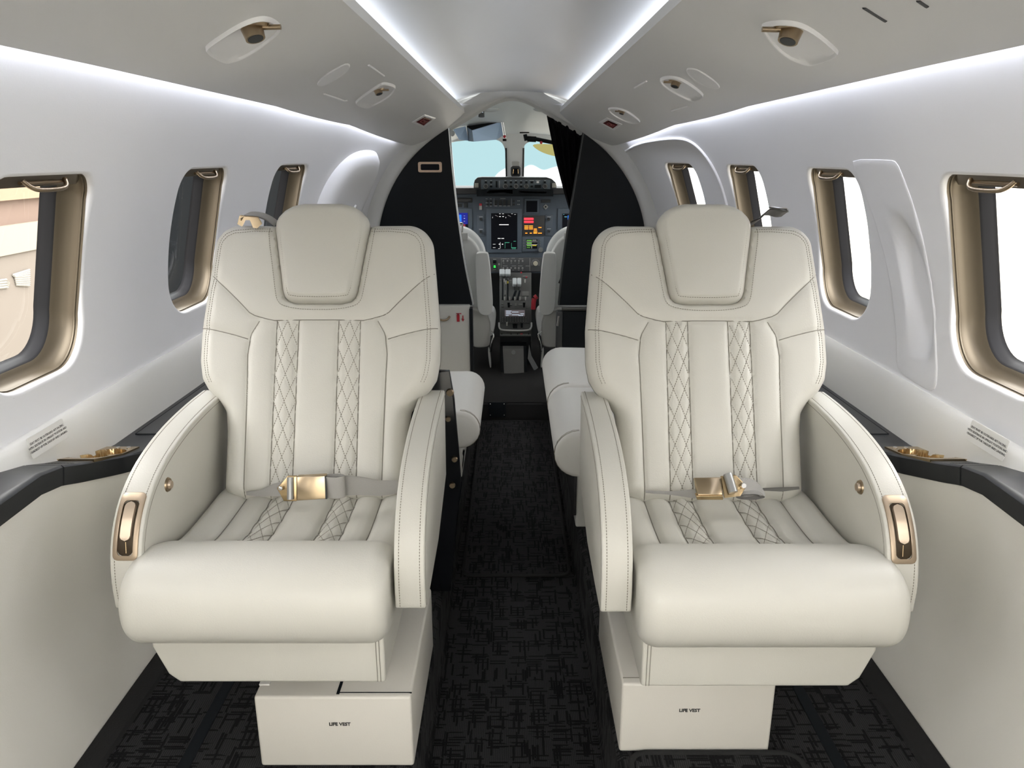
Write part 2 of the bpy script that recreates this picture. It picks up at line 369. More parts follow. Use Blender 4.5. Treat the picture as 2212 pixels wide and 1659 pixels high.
# floor
mb = MB(); mb.grid([[(-.2, y, 0), (.222, y, 0)] for y in (-.6, 1, 2, 3, 4.0)]); struct(build('floor', mb, CARPET, smooth=False))
for sd in (-1, 1):
    xa = .2 if sd < 0 else .222
    mb = MB(); G = []
    for y in (-.6, 1, 2, 3, 4.0): G.append([(sd*(xa-.006), y, 0), (sd*xa, y, .02), (sd*xa, y, .18), (sd*(xa+.012), y, .19), (sd*.6, y, .19), (sd*.92, y, .19)])
    mb.grid(G); struct(build('floor', mb, CARPET))
    mb = MB(); G = []
    for y in np.arange(-.6, 4.3, .1): G.append([(sd*(.845-.055*max(0, y-2.6)**2), y, .191), (sd*(.85-.055*max(0, y-2.6)**2), y, .198), (sd*(.895-.055*max(0, y-2.6)**2), y, .200), (sd*(.905-.055*max(0, y-2.6)**2), y, .19)])
    struct(build('trim_3' if sd < 0 else 'trim_4', MB().grid(G), CARPLAIN))
    mb = MB(); mb.box(min(sd*.665, sd*.69), max(sd*.665, sd*.69), -.6, 2.0, .1895, .1925); tag(build('seat_track', mb, BLACK), 'recessed black seat track in the carpet beside the %s wall' % ('left' if sd < 0 else 'right'), 'track')
mb = MB(); mb.grid([[(-.2, 4.0, 0), (.222, 4.0, 0)], [(-.2, 4.0, .092), (.222, 4.0, .092)], [(-.2, 4.01, .10), (.222, 4.01, .10)], [(-.2, 4.02, .10), (.222, 4.02, .10)]])
mb.grid([[(-.9, 4.01, .10), (.9, 4.01, .10)], [(-.9, 5.9, .10), (.9, 5.9, .10)]]); struct(build('floor', mb, CARPLAIN, smooth=False))
r = thing('step_plate', at(1074, 885, 3.99), 'black plate with four bright screws on the step riser at the end of the aisle', 'plate')
mb = MB(); a = at(1055, 869, 3.996); b = at(1093, 901, 3.996); mb.box(a[0], b[0], 3.994, 3.999, b[2], a[2]); build('plate', mb, BLACK, r)
for px, py in ((1059, 873), (1089, 873), (1059, 897), (1089, 897)): mb = MB(); mb.ell(at(px, py, 3.993), .0035, .003, .0035, 6); build('screw', mb, CHROME, r)
for (x0, x1, y0, y1, z, lab) in ((-.17, .20, 2.36, 3.97, .004, 'black patterned runner mat lying in the sunken aisle'), (.245, .60, .55, 1.325, .194, 'black carpet mat on the floor in front of the right box')):
    cx, cy = (x0+x1)/2, (y0+y1)/2; q = [(cx+a, cy+b) for a, b in rrect((x1-x0)/2, (y1-y0)/2, .035, 5)]
    r = thing('floor_mat', (cx, cy, z), lab, 'mat')
    mb = MB(); mb.slab([(a, b, z-.003) for a, b in q], (0, 0, .008)); build('mat_pile', mb, CARPET, r, smooth=False)
    mb = MB(); mb.tube([(a, b, z+.004) for a, b in q+q[:1]], .0065, 8); build('bound_edge', mb, CARPLAIN, r)
mb = MB(); mb.box(-1.0, 1.0, -2.0, -.6, -.02, .0); struct(build('floor', mb, CARPLAIN, smooth=False))  # unseen aft floor, added to stop light rising from the apron
mb = MB(); mb.box(-1.0, 1.0, -2.0, -1.9, 0, 1.9); struct(build('aft_light_baffle', mb, WALLLOW, smooth=False))  # unseen end wall, added to shape the light on the chair fronts
for sd in (-1, 1): mb = MB(); mb.box(min(sd*.93, sd*1.0), max(sd*.93, sd*1.0), -1.9, -.6, 0, 1.7); struct(build('aft_light_baffle', mb, WALLLOW, smooth=False))  # unseen side walls, added with it to close off low light from behind
# ------------------------------------------------------------------ overhead panels and ceiling
def inx(y): return .31-.0179*(y-1.5)-.004
def inz(y): return 1.667-.0168*(y-1.5)
def oux(y): return wx(y, ouz(y))-.030
def ouz(y): return float(np.interp(y, [-1, 1.5, 2.6, 3.5, 4.33], [1.558, 1.558, 1.553, 1.528, 1.452]))
def ovz(x, y):
    x = abs(x); a, b = inx(y), oux(y); t = (x-a)/(b-a); z = inz(y)*(1-t)+ouz(y)*t
    return z-.016*math.sin(math.pi*min(max(t, 0), 1))
def ovhit(px, py):
    a = ray(px, py); lo = None
    for k in range(600):
        t = .6+k*.01; p = a*t+np.array([0, 0, EYE])
        if p[2] >= ovz(p[0], p[1]): 
            l, h = t-.01, t
            for _ in range(20):
                m_ = (l+h)/2; p = a*m_+np.array([0, 0, EYE])
                if p[2] >= ovz(p[0], p[1]): h = m_
                else: l = m_
            return p
    return a*3
yo = list(np.arange(-.6, 4.36, .08))+[4.38]
for sd, nm in ((-1, 'left'), (1, 'right')):
    G = []
    for y in yo:
        a, b = inx(y), oux(y); row = [(sd*(a+.055), y, inz(y)+.006), (sd*(a+.006), y, inz(y)+.008), (sd*(a+.004), y, inz(y)+.024), (sd*(a+.001), y, inz(y)+.024), (sd*a, y, inz(y)+.010), (sd*(a-.001), y, inz(y)+.0)]
        row += [(sd*(a+(b-a)*t), y, ovz(a+(b-a)*t, y)-.004*ss(t*12)*(1-0)) for t in np.linspace(.03, 1, 22)]
        row += [(sd*(b+.001), y, ouz(y)+.004), (sd*(b-.01), y, ouz(y)+.014)]
        G.append(row)
    tag(build('overhead_panel', MB().grid(G), OVER), 'long grey-white overhead service panel above the %s windows' % nm, 'overhead panel')
# ceiling vault between and above the panels
def cz(x, y):
    e = inz(y)+.045; top = np.interp(y, [0, 3, 4.38], [1.80, 1.785, 1.725]); w_ = inx(y)+.06
    return e+(top-e)*(1-(abs(x)/w_)**2.2)
G = []
for y in yo:
    w_ = inx(y)+.06; G.append([(x, y, cz(x, y)) for x in np.linspace(-w_, w_, 41)])
struct(build('ceiling', MB().grid(G), CEIL))
for sd in (-1, 1):                              # hidden back of the coves: wall top to vault edge
    G = [[(sd*wx(y, 1.655), y, 1.655), (sd*(inx(y)+.06), y, cz(inx(y)+.06, y))] for y in yo if y < 3.4]
    G += [[(sd*wx(y, min(1.655, Cc(y)+Rr(y)*.9)), y, min(1.655, Cc(y)+Rr(y)*.9)), (sd*(inx(y)+.06), y, cz(inx(y)+.06, y))] for y in yo if y >= 3.4]
    struct(build('ceiling', MB().grid(G), CEIL))
LED = emis('cove light', (.86, .90, 1.0), 3.2); LED2 = emis('wall wash light', (.84, .88, 1.0), 18.0)
for sd, nm in ((-1, 'left'), (1, 'right')):
    y0, y1 = -.5, 4.3
    mb = MB(); G = [[(sd*(inx(y)+.014), y, inz(y)+.012), (sd*(inx(y)+.036), y, inz(y)+.014)] for y in yo if y <= y1]
    mb.grid(G); tag(build('light_strip', mb, LED, smooth=False), 'white strip light hidden behind the inner lip of the %s overhead panel' % nm, 'strip light')
    mb = MB(); G = [[(sd*(oux(y)-.006), y, ouz(y)+.018), (sd*(oux(y)-.006), y, ouz(y)+.045)] for y in yo if y <= 4.2]
    mb.grid(G); tag(build('light_strip', mb, LED2, smooth=False), 'bluish strip light washing the upper %s wall from behind the panel' % nm, 'strip light')
def ovring(pts, off, shrink=0):
    P = [np.array(p, float) for p in pts]; c = sum(P)/len(P)
    out = []
    for p in P:
        q = c+(p-c)*(1-shrink); h = ovhit(q[0], q[1]); out.append(np.array([h[0], h[1], ovz(h[0], h[1])-.003-off]))
    return out
def ovfit(name, pts, prof, m, parent, sm=2):
    P = smoothpoly(pts, sm) if sm else pts
    mb = MB(); rings = [ovring(P, off, s_) for s_, off in prof]; mb.loft(rings, False, True); return build(name, mb, m, parent)
def fixture(pts, noz, r, lab):
    P = np.array(pts, float); c = P.mean(0); h = ovhit(*c)
    root = thing('reading_light', (h[0], h[1], h[2]), lab, 'reading light', 'overhead reading lights')
    ovfit('light_housing', pts, [(-.03, -.002), (-.02, .006), (.0, .0085), (.04, .008), (.07, .004), (.3, .0035), (.6, .0035), (.95, .0035)], OVERF, root)
    h = ovhit(*noz); p = np.array([h[0], h[1], ovz(h[0], h[1])-.002]); sd = 1 if p[0] > 0 else -1
    ax = np.array([-sd*.35, -.25, -1.]); ax /= np.linalg.norm(ax)
    mb = MB(); mb.cyl(p+np.array([0, 0, .004]), (0, 0, -1), r*1.7, .008, 20, r*1.5); mb.cyl(p, ax, r, r*1.3, 20, r*.85)
    mb.tube([p+np.array([-sd*r*2.6, 0, -.004]), p+np.array([sd*r*2.6, 0, -.006])], r*.22, 8)
    nz = build('nozzle', mb, BRONZE, root)
    mb = MB(); mb.cyl(p+ax*r*1.28, ax, r*.68, .001, 20); build('lens', mb, DGREY, nz)
fixture([(441, 100), (452, 86), (520, 42), (560, 29), (585, 32), (606, 48), (600, 62), (545, 105), (500, 125), (480, 124)], (541, 50), .020, 'large recessed reading light with bronze nozzle at the near end of the left overhead panel')
fixture([(767, 219), (772, 211), (815, 180), (830, 174), (852, 180), (854, 187), (838, 206), (800, 226), (788, 228)], (815, 190), .014, 'small recessed reading light left of the aisle beside the red sign')
fixture([(1644, 52), (1655, 42), (1705, 37), (1750, 50), (1808, 98), (1811, 110), (1760, 129), (1740, 130), (1690, 108)], (1713, 55), .020, 'large recessed reading light with bronze nozzle at the near end of the right overhead panel')
fixture([(1424, 170), (1432, 162), (1455, 160), (1480, 168), (1519, 197), (1518, 205), (1500, 212), (1488, 210), (1448, 190)], (1462, 172), .014, 'middle reading light of the right overhead panel beside the oval cover')
fixture([(1312, 233), (1320, 229), (1340, 231), (1358, 238), (1383, 257), (1380, 262), (1362, 263), (1330, 248)], (1345, 237), .012, 'smallest reading light of the right overhead panel above the red sign')
for pts, lab in (([(683, 177), (700, 158), (745, 132), (758, 136), (748, 152), (710, 176), (690, 182)], 'flush oval cover plate in the left overhead panel'),
                 ([(1482, 148), (1487, 142), (1510, 146), (1545, 170), (1557, 184), (1548, 188), (1515, 178), (1490, 160)], 'flush oval cover plate in the right overhead panel')):
    h = ovhit(*np.array(pts, float).mean(0)); mb = MB(); mb.loft([ovring(smoothpoly(pts, 2), o_, s_) for s_, o_ in ((-.03, -.004), (-.01, .003), (.03, .0045), (.06, .004), (.3, .004), (.6, .004), (.9, .004))], False, True)
    tag(build('cover_plate', mb, OVERF), lab, 'cover plate')
for pts, lab, flip in (([(892, 261), (917, 246), (939, 253), (915, 272)], 'small red illuminated sign in white frame on the left overhead panel', -1),
                 ([(1296, 262), (1312, 253), (1342, 266), (1326, 278)], 'small red illuminated sign in white frame on the right overhead panel', 1)):
    c = np.array(pts, float).mean(0); h = ovhit(*c); root = thing('cabin_sign', (h[0], h[1], h[2]), lab, 'sign')
    ovfit('sign_frame', pts, [(-.12, -.002), (-.08, .004), (.02, .006), (.2, .006), (.24, .003), (.9, .003)], OVERF, root, 0)
    P = [c+(np.array(p)-c)*.70 for p in pts]; mb = MB(); R1 = ovring(P, .0045); R0 = ovring(P, .002); mb.loft([R0, R1], False, True); fc = build('sign_face', mb, mat('sign face', (.11, .004, .008), .6, spec=.2), root, smooth=False)
    A = ovring([P[0], P[1], P[2], P[3]], .0052)
    u = A[2]-A[1] if flip < 0 else A[2]-A[1]
    mb = MB(); cc = sum(A)/4; ux = (A[1]-A[0])*.5; uy = (A[3]-A[0])*.5
    for a0, b0, a1, b1 in ((-.5, -.5, .5, -.5), (-.5, -.5, -.5, .3), (-.5, .3, .0, .3), (0, .3, 0, -.1), (.25, -.5, .25, .4), (.25, .4, .55, .4), (-.6, .6, .5, .6)):
        mb.tube([cc+ux*a0+uy*b0+np.array([0, 0, -.0006]), cc+ux*a1+uy*b1+np.array([0, 0, -.0006])], .0014, 4)
    build('symbol', mb, mat('sign symbol', (.4, .12, .12), .5), fc)
    mb = MB(); mb.tube([A[0]*.1+A[1]*.9, A[2]*.9+A[1]*.1][:2], .002, 4); build('metal_catch', mb, GOLD, fc)
for seg, lab in ((((700, 199), (743, 214), (750, 213)), 'lower edge of the mask door on the left overhead panel'), (((796, 136), (829, 160)), 'upper edge of the mask door on the left overhead panel'),
            (((1371, 186), (1397, 171)), 'upper edge of the mask door on the right overhead panel'), (((1451, 236), (1487, 225)), 'lower edge of the mask door on the right overhead panel')):
    h = [ovhit(*p) for p in seg]; mb = MB(); mb.tube([np.array([p[0], p[1], ovz(p[0], p[1])-.005]) for p in h], .003, 8); tag(build('mask_door_edge', mb, OVERF), lab, 'door edge')
for seg, lab in ((((1868, 10), (1914, 39)), 'dark slot in the right overhead panel close to the camera'), (((1985, -6), (2004, 7)), 'second dark slot at the top edge of the right overhead panel')):
    h = [ovhit(*p) for p in seg]; mb = MB(); mb.tube([np.array([p[0], p[1], ovz(p[0], p[1])-.003]) for p in h], .0035, 8); tag(build('panel_slot', mb, DGREY), lab, 'slot')
# ------------------------------------------------------------------ wall fittings
def wpatch(name, outline, side, prof, m, cen, parent=None, extra=None):
    mb = MB(); rings = []
    for s_, off in prof: rings.append([W(cen[0]+(p[0]-cen[0])*(1-s_), cen[1]+(p[1]-cen[1])*(1-s_), side, off+(extra(cen[0]+(p[0]-cen[0])*(1-s_), cen[1]+(p[1]-cen[1])*(1-s_)) if extra else 0)) for p in outline])
    mb.loft(rings, False, True); return build(name, mb, m, parent)
# right wall: slim panel with the oval hollow
ol = []
for p in smoothpoly([(2.07, 1.39), (1.86, 1.39), (1.835, 1.385), (1.825, 1.35), (1.775, 1.15), (1.735, 1.0), (1.695, .90), (1.70, .878), (1.74, .872), (1.86, .876), (1.885, .89), (1.90, .93), (1.97, 1.1), (2.05, 1.3), (2.075, 1.37)], 1): ol.append(p)
prof = [(-.004, -.003), (.0, .0015), (.02, .003)]+[(.05+.05*k, .003) for k in range(18)]+[(.985, .003)]
o = wpatch('stowage_panel', ol, 1, prof, WALL, (1.883, 1.13), None, lambda y, z: recess(y, z, 1)); tag(o, 'slim white wall panel with a long oval hollow between the two nearest right windows', 'wall panel')
# right wall: raised rim of the emergency exit
ex = [(3.34, .87), (3.34, 1.15), (3.36, 1.32), (3.42, 1.42), (3.52, 1.47), (3.75, 1.475), (4.1, 1.46), (4.32, 1.42)]
mb = MB(); L = smoothline(ex, 3); mb.tube([W(p[0], p[1], 1, .002) for p in L], .007, 8); tag(build('exit_rim', mb, WALL), 'raised white rim around the exit hatch on the right wall near the bulkhead', 'hatch rim')
# left wall: moulded door cover with pull and print
root = thing('door_cover', W(3.85, 1.1, -1), 'bulging white moulded cover on the cabin door by the left bulkhead', 'door cover')
ol = smoothpoly([(3.58, .80), (3.56, 1.0), (3.60, 1.22), (3.70, 1.36), (3.84, 1.42), (4.05, 1.42), (4.14, 1.38), (4.18, 1.28), (4.10, 1.08), (4.02, .95), (4.00, .80)], 3)
wpatch('cover_shell', ol, -1, [(-.02, -.004), (.0, .012), (.03, .030), (.08, .042), (.15, .05), (.3, .055), (.5, .056), (.7, .056), (.96, .056)], WALL, (3.83, 1.1), root)
mb = MB(); q = [(a*.022, b*.042) for a, b in rrect(1, 1, .9, 6)]
R0 = [W(3.94+a, 1.14+b, -1, .058) for a, b in q]; R1 = [W(3.94+a*.85, 1.14+b*.9, -1, .066) for a, b in q]; R2 = [W(3.94+a*.7, 1.14+b*.8, -1, .060) for a, b in q]; mb.loft([R0, R1, R2], False, True); build('finger_pull', mb, OVERF, root)
text('lettering', 'LIFT TO\nOPEN', .022, W(3.80, 1.045, -1, .0595), (0, 1, 0), (.1, 0, 1), mat('red print', (.25, .02, .02), .6), root, depth=.0003)
mb = MB(); mb.box(-.735, -.72, 4.12, 4.16, 1.35, 1.38); build('hinge', mb, DGREY, root)
# ------------------------------------------------------------------ forward bulkhead
YBK = 4.40
def ringz(x): return .86+math.sqrt(max(.765**2-x*x, 0))+.08*math.exp(-(x/.2)**2)
def ringp(k, n, grow=0):
    a = math.radians(-32)+(math.radians(212)+math.radians(32))*k/n; x = .765*math.cos(a); z = .86+.765*math.sin(a)
    if z > .86: z += .08*math.exp(-(x/.2)**2)
    g = grow; return np.array([x+g*math.cos(a), 0, z+g*math.sin(a)])
n = 90; rings = []
for gr, y in ((.06, 4.30), (.045, 4.325), (.03, 4.345), (.012, 4.36), (.0, 4.375), (-.004, 4.39), (-.004, 4.42), (-.008, 4.44), (-.02, 4.46)):
    rings.append([ringp(k, n, gr)+np.array([0, y, 0]) for k in range(n+1)])
struct(build('trim_5', MB().grid(rings), RING))
struct(build('trim_7', MB().grid([[ringp(k, n, .055)+np.array([0, 4.375, 0]) for k in range(n+1)], [ringp(k, n, .40)+np.array([0, 4.375, 0]) for k in range(n+1)]]), RING))
LE = [(275, 968), (420, 981), (560, 1000), (660, 1021)]; RE = [(275, 1264), (420, 1240), (560, 1218), (655, 1209)]
def divider(sd, E, zbot, lab):
    r = thing('cabin_divider', (sd*.5, YBK, zbot), lab, 'divider')
    edge = [at(px, py, YBK) for py, px in E]; edge = smoothline(edge, 2)
    edge = [p for p in edge if p[2] > zbot]; edge.append(np.array([edge[-1][0], YBK, zbot]))
    xt = edge[0][0]; ring = []
    for k in range(40):
        x = sd*(abs(xt)+(.762-abs(xt))*k/39); z = .86+math.sqrt(max(.765**2-x*x, 0)); ring.append(np.array([x, YBK, z]))
    ring.append(np.array([sd*.76, YBK, zbot])); edge[0][2] = ring[0][2]
    loop = ring+edge[::-1][:-1]
    mb = MB(); mb.slab(loop, (0, .03, 0)); build('divider_panel', mb, BLACK, r, bev=0, smooth=False)
    mb = MB(); G = []
    for p in edge: G.append([p+np.array([-sd*a, b, 0]) for a, b in ((0, -.003), (.006, -.003), (.009, .0), (.009, .033), (0, .033))])
    mb.grid(G); build('edge_strip', mb, mat('edge strip', (.5, .52, .53), .25, metal=.6) if sd < 0 else DGREY, r)
    return r
r = divider(-1, LE, .568, 'black bulkhead divider left of the cockpit doorway with a bronze framed slot')
mb = MB(); c = at(929, 361, YBK-.002); q = rrect(.066, .028, .010, 4)
inn = [(a*.78, b*.58) for a, b in q]
mb.loft([[c+np.array([a, 0, b]) for a, b in q], [c+np.array([a*.99, -.006, b*.98]) for a, b in q], [c+np.array([a, -.006, b]) for a, b in inn], [c+np.array([a, .0, b]) for a, b in inn]]); build('slot_frame', mb, mat('rose bronze', (.45, .34, .26), .4, metal=.7), r)
mb = MB(); mb.slab([c+np.array([a, -.001, b]) for a, b in inn], (0, .0015, 0)); build('slot_screen', mb, SCREEN, r, smooth=False)
r = divider(1, RE, .568, 'black bulkhead divider right of the cockpit doorway behind the curtain')
# cabinets under the dividers
r = thing('cabinet', (-.5, 4.36, .10), 'white low cabinet under the left divider with red extinguisher symbol', 'cabinet')
mb = MB(); mb.box(-.72, -.243, 4.34, 4.395, .10, .576); build('cabinet_body', mb, mat('cabinet white', (.48, .48, .45), .5), r, bev=.006)
mb = MB(); mb.tube(smoothline([at(945, 686, 4.338), at(952, 692, 4.31), at(965, 692, 4.31), at(971, 684, 4.338)], 2), .006, 8); build('handle', mb, BRONZE, r)
mb = MB(); c = at(990, 686, 4.336)
mb.box(c[0]-.009, c[0]+.007, 4.335, 4.3395, c[2]-.024, c[2]+.016); mb.box(c[0]-.005, c[0]+.003, 4.335, 4.3395, c[2]+.014, c[2]+.024)
mb.box(c[0]-.012, c[0]+.018, 4.335, 4.3395, c[2]+.021, c[2]+.025)
mb.box(c[0]+.024, c[0]+.029, 4.335, 4.3395, c[2]-.010, c[2]+.012); mb.slab([(c[0]+.018, 4.335, c[2]-.009), (c[0]+.035, 4.335, c[2]-.009), (c[0]+.0265, 4.335, c[2]-.024)], (0, .004, 0))
build('extinguisher_symbol', mb, mat('symbol red', (.35, .01, .02), .5), r, smooth=False)
mb = MB(); mb.box(-.243, -.226, 4.33, 4.395, .10, .56); build('dark_edge_post', mb, BLACK, r, bev=.003)
r = thing('cabinet', (.5, 4.36, .10), 'dark navy cabinet under the right divider', 'cabinet')
mb = MB(); mb.box(.29, .72, 4.34, 4.395, .10, .545); build('cabinet_body', mb, BLACK, r, bev=.006)
mb = MB(); mb.box(.285, .72, 4.325, 4.345, .550, .568); build('metal_rail', mb, mat('dark steel rail', (.12, .12, .115), .35, metal=.8), r, bev=.002)
mb = MB(); mb.box(.255, .292, 4.33, 4.395, .20, .545); po = build('side_post', mb, DGREY, r, bev=.01)
mb = MB(); mb.tube([at(1207, 682, 4.328), at(1204, 704, 4.328)], .006, 8); build('latch', mb, CHROME, po)
# curtain gathered at the right of the doorway
T0 = at(1181, 250, 4.46); T1 = at(1268, 292, 4.46); B0 = at(1244, 500, 4.47); B1 = at(1262, 520, 4.47)
mb = MB(); G = []; nn = 60
for j in range(41):
    t = j/40; a = T0*(1-t)+B0*t; b = T1*(1-t)+B1*t; row = []
    a = a+np.array([-.012*math.sin(math.pi*t), 0, 0])
    for i in range(nn+1):
        s_ = i/nn; p = a*(1-s_)+b*s_; p = p+np.array([0, .014*(1-.4*t)*math.sin(s_*34+1.5*math.sin(3*t)), 0]); row.append(p)
    G.append(row)
G2 = [G[-1]]
for j in range(1, 16):
    t = j/15; a = at(1244-38*t, 500+112*t, 4.47); b = at(1262-30*t, 520+98*t, 4.47); G2.append([a*(1-i/nn)+b*(i/nn)+np.array([0, .012*math.sin(i/nn*34), 0]) for i in range(nn+1)])
mb.grid(G); mb.grid(G2); cu = build('curtain', mb, CURT); tag(cu, 'black doorway curtain drawn to the right of the cockpit opening', 'curtain')
# ------------------------------------------------------------------ cockpit shell
def ckz(x, y):
    R = np.interp(y, [4.42, 5.35], [.80, .74]); c = np.interp(y, [4.42, 5.35], [.905, .775]); return c+math.sqrt(max(R*R-x*x, 0))
ysh = [4.445, 4.6, 4.8, 4.95, 5.1, 5.2, 5.36]; AN = np.linspace(math.radians(-60), math.radians(240), 91); G = []
for y in ysh:
    R = float(np.interp(y, [4.42, 5.35], [.80, .74])); c = float(np.interp(y, [4.42, 5.35], [.905, .775])); e = 2/float(np.interp(y, [4.5, 5.3], [2, 3.2])); G.append([(R*math.copysign(abs(math.cos(a))**e, math.cos(a)), y, c+R*math.copysign(abs(math.sin(a))**e, math.sin(a))) for a in AN])
mb = MB(); v = [p for r_ in G for p in r_]; m = len(AN); f = []; pan = {-1: [], 1: []}
for i in range(len(ysh)-1):
    for j in range(m-1):
        q = (i*m+j, i*m+j+1, (i+1)*m+j+1, (i+1)*m+j); zc = (v[q[0]][2]+v[q[1]][2])/2
        if 2 <= i <= 4 and 1.02 < zc < 1.36 and 0 < AN[j] < math.pi: pan[1 if v[q[0]][0] > 0 else -1].append(q)
        else: f.append(q)
mb.add(v, f); struct(build('ceiling', mb, mat('cockpit liner', (.70, .75, .76), .5)))
for sd in (-1, 1): wn += 1; struct(build('window_%d' % wn, MB().add(v, pan[sd]), GLASS))
WP0 = np.array([0, 5.28, 1.515]); WD = np.array([0, .50, -.50]); WD = WD/np.linalg.norm(WD); WN = np.array([0, -WD[2], WD[1]])
def plate_with_holes(outer, holes, n, thick):
    bm = bmesh.new()
    for L in [outer]+holes:
        vs = [bm.verts.new(p) for p in L]
        for i in range(len(vs)): bm.edges.new((vs[i], vs[(i+1) % len(vs)]))
    bmesh.ops.triangle_fill(bm, use_beauty=True, use_dissolve=False, edges=bm.edges[:], normal=Vector(n))
    bm.verts.ensure_lookup_table(); mb = MB(); bm.verts.index_update(); mb.v = [tuple(v.co) for v in bm.verts]; mb.f = [tuple(v.index for v in f.verts) for f in bm.faces]; bm.free()
    for L in [outer]+holes: mb.grid([[np.array(p) for p in L], [np.array(p)+np.array(n)*thick for p in L]], True)
    return mb
def wsp(px, py): return atp(px, py, WP0, WN)
hL = smoothpoly([(830, 335), (900, 312), (975, 307), (1035, 300), (1078, 301), (1091, 318), (1093, 350), (1095, 440), (1060, 450), (840, 450)], 2)
hR = smoothpoly([(1131, 325), (1134, 309), (1160, 303), (1230, 303), (1330, 315), (1400, 335), (1390, 450), (1160, 450), (1131, 440)], 2)
outer = [WP0+np.array([x, 0, 0])+WD*w for x, w in ((-.9, -.25), (.9, -.25), (.9, .8), (-.9, .8))]
hl3, hr3 = [wsp(*p) for p in hL], [wsp(*p) for p in hR]
mbp = plate_with_holes(outer, [hl3, hr3], WN, .05); o = build('trim_6', mbp, mat('windscreen frame', (.80, .83, .83), .5), smooth=False); struct(o)
for i, h in enumerate((hl3, hr3)):
    mb = MB(); mb.add([p+WN*.045 for p in h], [tuple(range(len(h)))]); wn += 1; struct(build('window_%d' % wn, mb, GLASS, smooth=False))
    mb = MB(); mb.tube([wsp(1093 if i == 0 else 1131, 320)+WN*.0, wsp(1094 if i == 0 else 1130, 400)+WN*.0], .006, 6); tag(build('post_seal', mb, GASKET), 'thin dark seal along the windscreen post, %s side' % ('left' if i == 0 else 'right'), 'seal')
mb = MB(); mb.box(-.75, .75, 5.60, 5.64, .05, 1.02); struct(build('wall_front', mb, DGREY, smooth=False))
mb = MB(); mb.box(-.80, -.74, 5.30, 5.62, .05, 1.3); mb.box(.74, .80, 5.30, 5.62, .05, 1.3); struct(build('wall_front', mb, DGREY, smooth=False))
# compass on the post
r = thing('compass', at(1114, 362, 5.30), 'dark standby compass hanging on the windscreen centre post', 'compass')
c = at(1114, 371, 5.33); mb = MB(); q = rrect(.034, .036, .014, 5, .022); mb.slab([c+np.array([a, 0, b]) for a, b in q], (0, .09, 0)); build('compass_body', mb, DGREY, r, bev=.003)
mb = MB(); mb.slab([c+np.array([a*.6, -.002, b*.6]) for a, b in q], (0, .004, 0)); fc = build('compass_face', mb, SCREEN, r)
for s_ in (-1, 1): mb = MB(); mb.tube([c+np.array([s_*.015, -.004, .016]), c+np.array([s_*.017, -.004, -.012])], .0012, 5); build('face_mark', mb, GOLD, fc)
c = at(1114, 353, 5.33); mb = MB(); mb.slab([c+np.array([a, 0, b]) for a, b in rrect(.026, .014, .004, 3)], (0, .06, 0)); build('card_holder', mb, LGREY, r, bev=.002)
# sun visors
r = thing('sun_visor', at(1035, 283, 4.95), 'folded sun visor with blue sky reflection put in its colour, on rails at the left of the windscreen', 'sun visor')
mb = MB(); A = [at(979, 280, 4.92), at(1006, 274, 4.96), at(1012, 304, 4.96), at(992, 302, 4.92)]; mb.slab(A, (.0, .012, .004)); build('visor_leaf', mb, SUNVIS, r, smooth=False)
mb = MB(); A = [at(1008, 274, 4.97), at(1020, 282, 4.90), at(1023, 306, 4.90), at(1012, 305, 4.97)]; mb.slab(A, (.0, .012, .004)); build('visor_leaf', mb, mat('visor grey', (.22, .27, .33), .4), r, smooth=False)
mb = MB(); A = [at(1020, 282, 4.90), at(1082, 263, 4.98), at(1088, 292, 4.98), at(1072, 302, 4.95), at(1023, 306, 4.90)]; mb.slab(A, (.0, .012, .004)); build('visor_leaf', mb, SUNVIS, r, smooth=False)
mb = MB(); A = [at(1008, 273, 4.97), at(1082, 262, 4.98), at(1020, 281, 4.90)]; mb.slab(A, (0, .03, .002)); build('visor_top', mb, BLACK, r, smooth=False)
mb = MB()
for dx in (0, 4): mb.tube([at(1083+dx, 262, 4.97), at(1089+dx, 300, 4.97)], .005, 8)
rl = build('rail', mb, CHROME, r)
mb = MB(); mb.ell(at(1090, 295, 4.95), .009, .009, .009, 8); build('red_knob', mb, REDP, rl)
for p_ in ((1085, 263), (1090, 305)): mb = MB(); mb.cyl(at(*p_, 4.97), (0, 0, 1), .012, .014); build('rail_end', mb, BLACK, rl)
mb = MB(); mb.ell(at(977, 288, 4.95), .016, .012, .018, 8); build('bracket', mb, LGREY, r)
r = thing('sun_visor', at(1135, 292, 5.0), 'black articulated sun visor arm with green tinted leaf at the right of the windscreen', 'sun visor')
mb = MB(); mb.cyl(at(1133, 288, 5.02), (0, 0, 1), .030, .008); build('mount', mb, DGREY, r)
mb = MB(); mb.tube([at(1134, 290, 5.0), at(1137, 304, 5.0)], .012, 8); mb.tube([at(1139, 300, 5.0), at(1158, 301, 5.0)], .017, 8); mb.tube([at(1155, 300, 5.0), at(1230, 315, 5.0)], .012, 8); arm = build('arm', mb, BLACK, r)
mb = MB(); mb.ell(at(1169, 308, 4.98), .009, .009, .009, 8); build('red_knob', mb, REDP, arm)
mb = MB(); mb.slab([at(x, y, 5.0) for x, y in smoothpoly([(1145, 309), (1230, 314), (1250, 330), (1225, 342), (1185, 335), (1160, 324)], 2)], (0, .004, 0)); build('tinted_leaf', mb, VISOR, r, smooth=False)
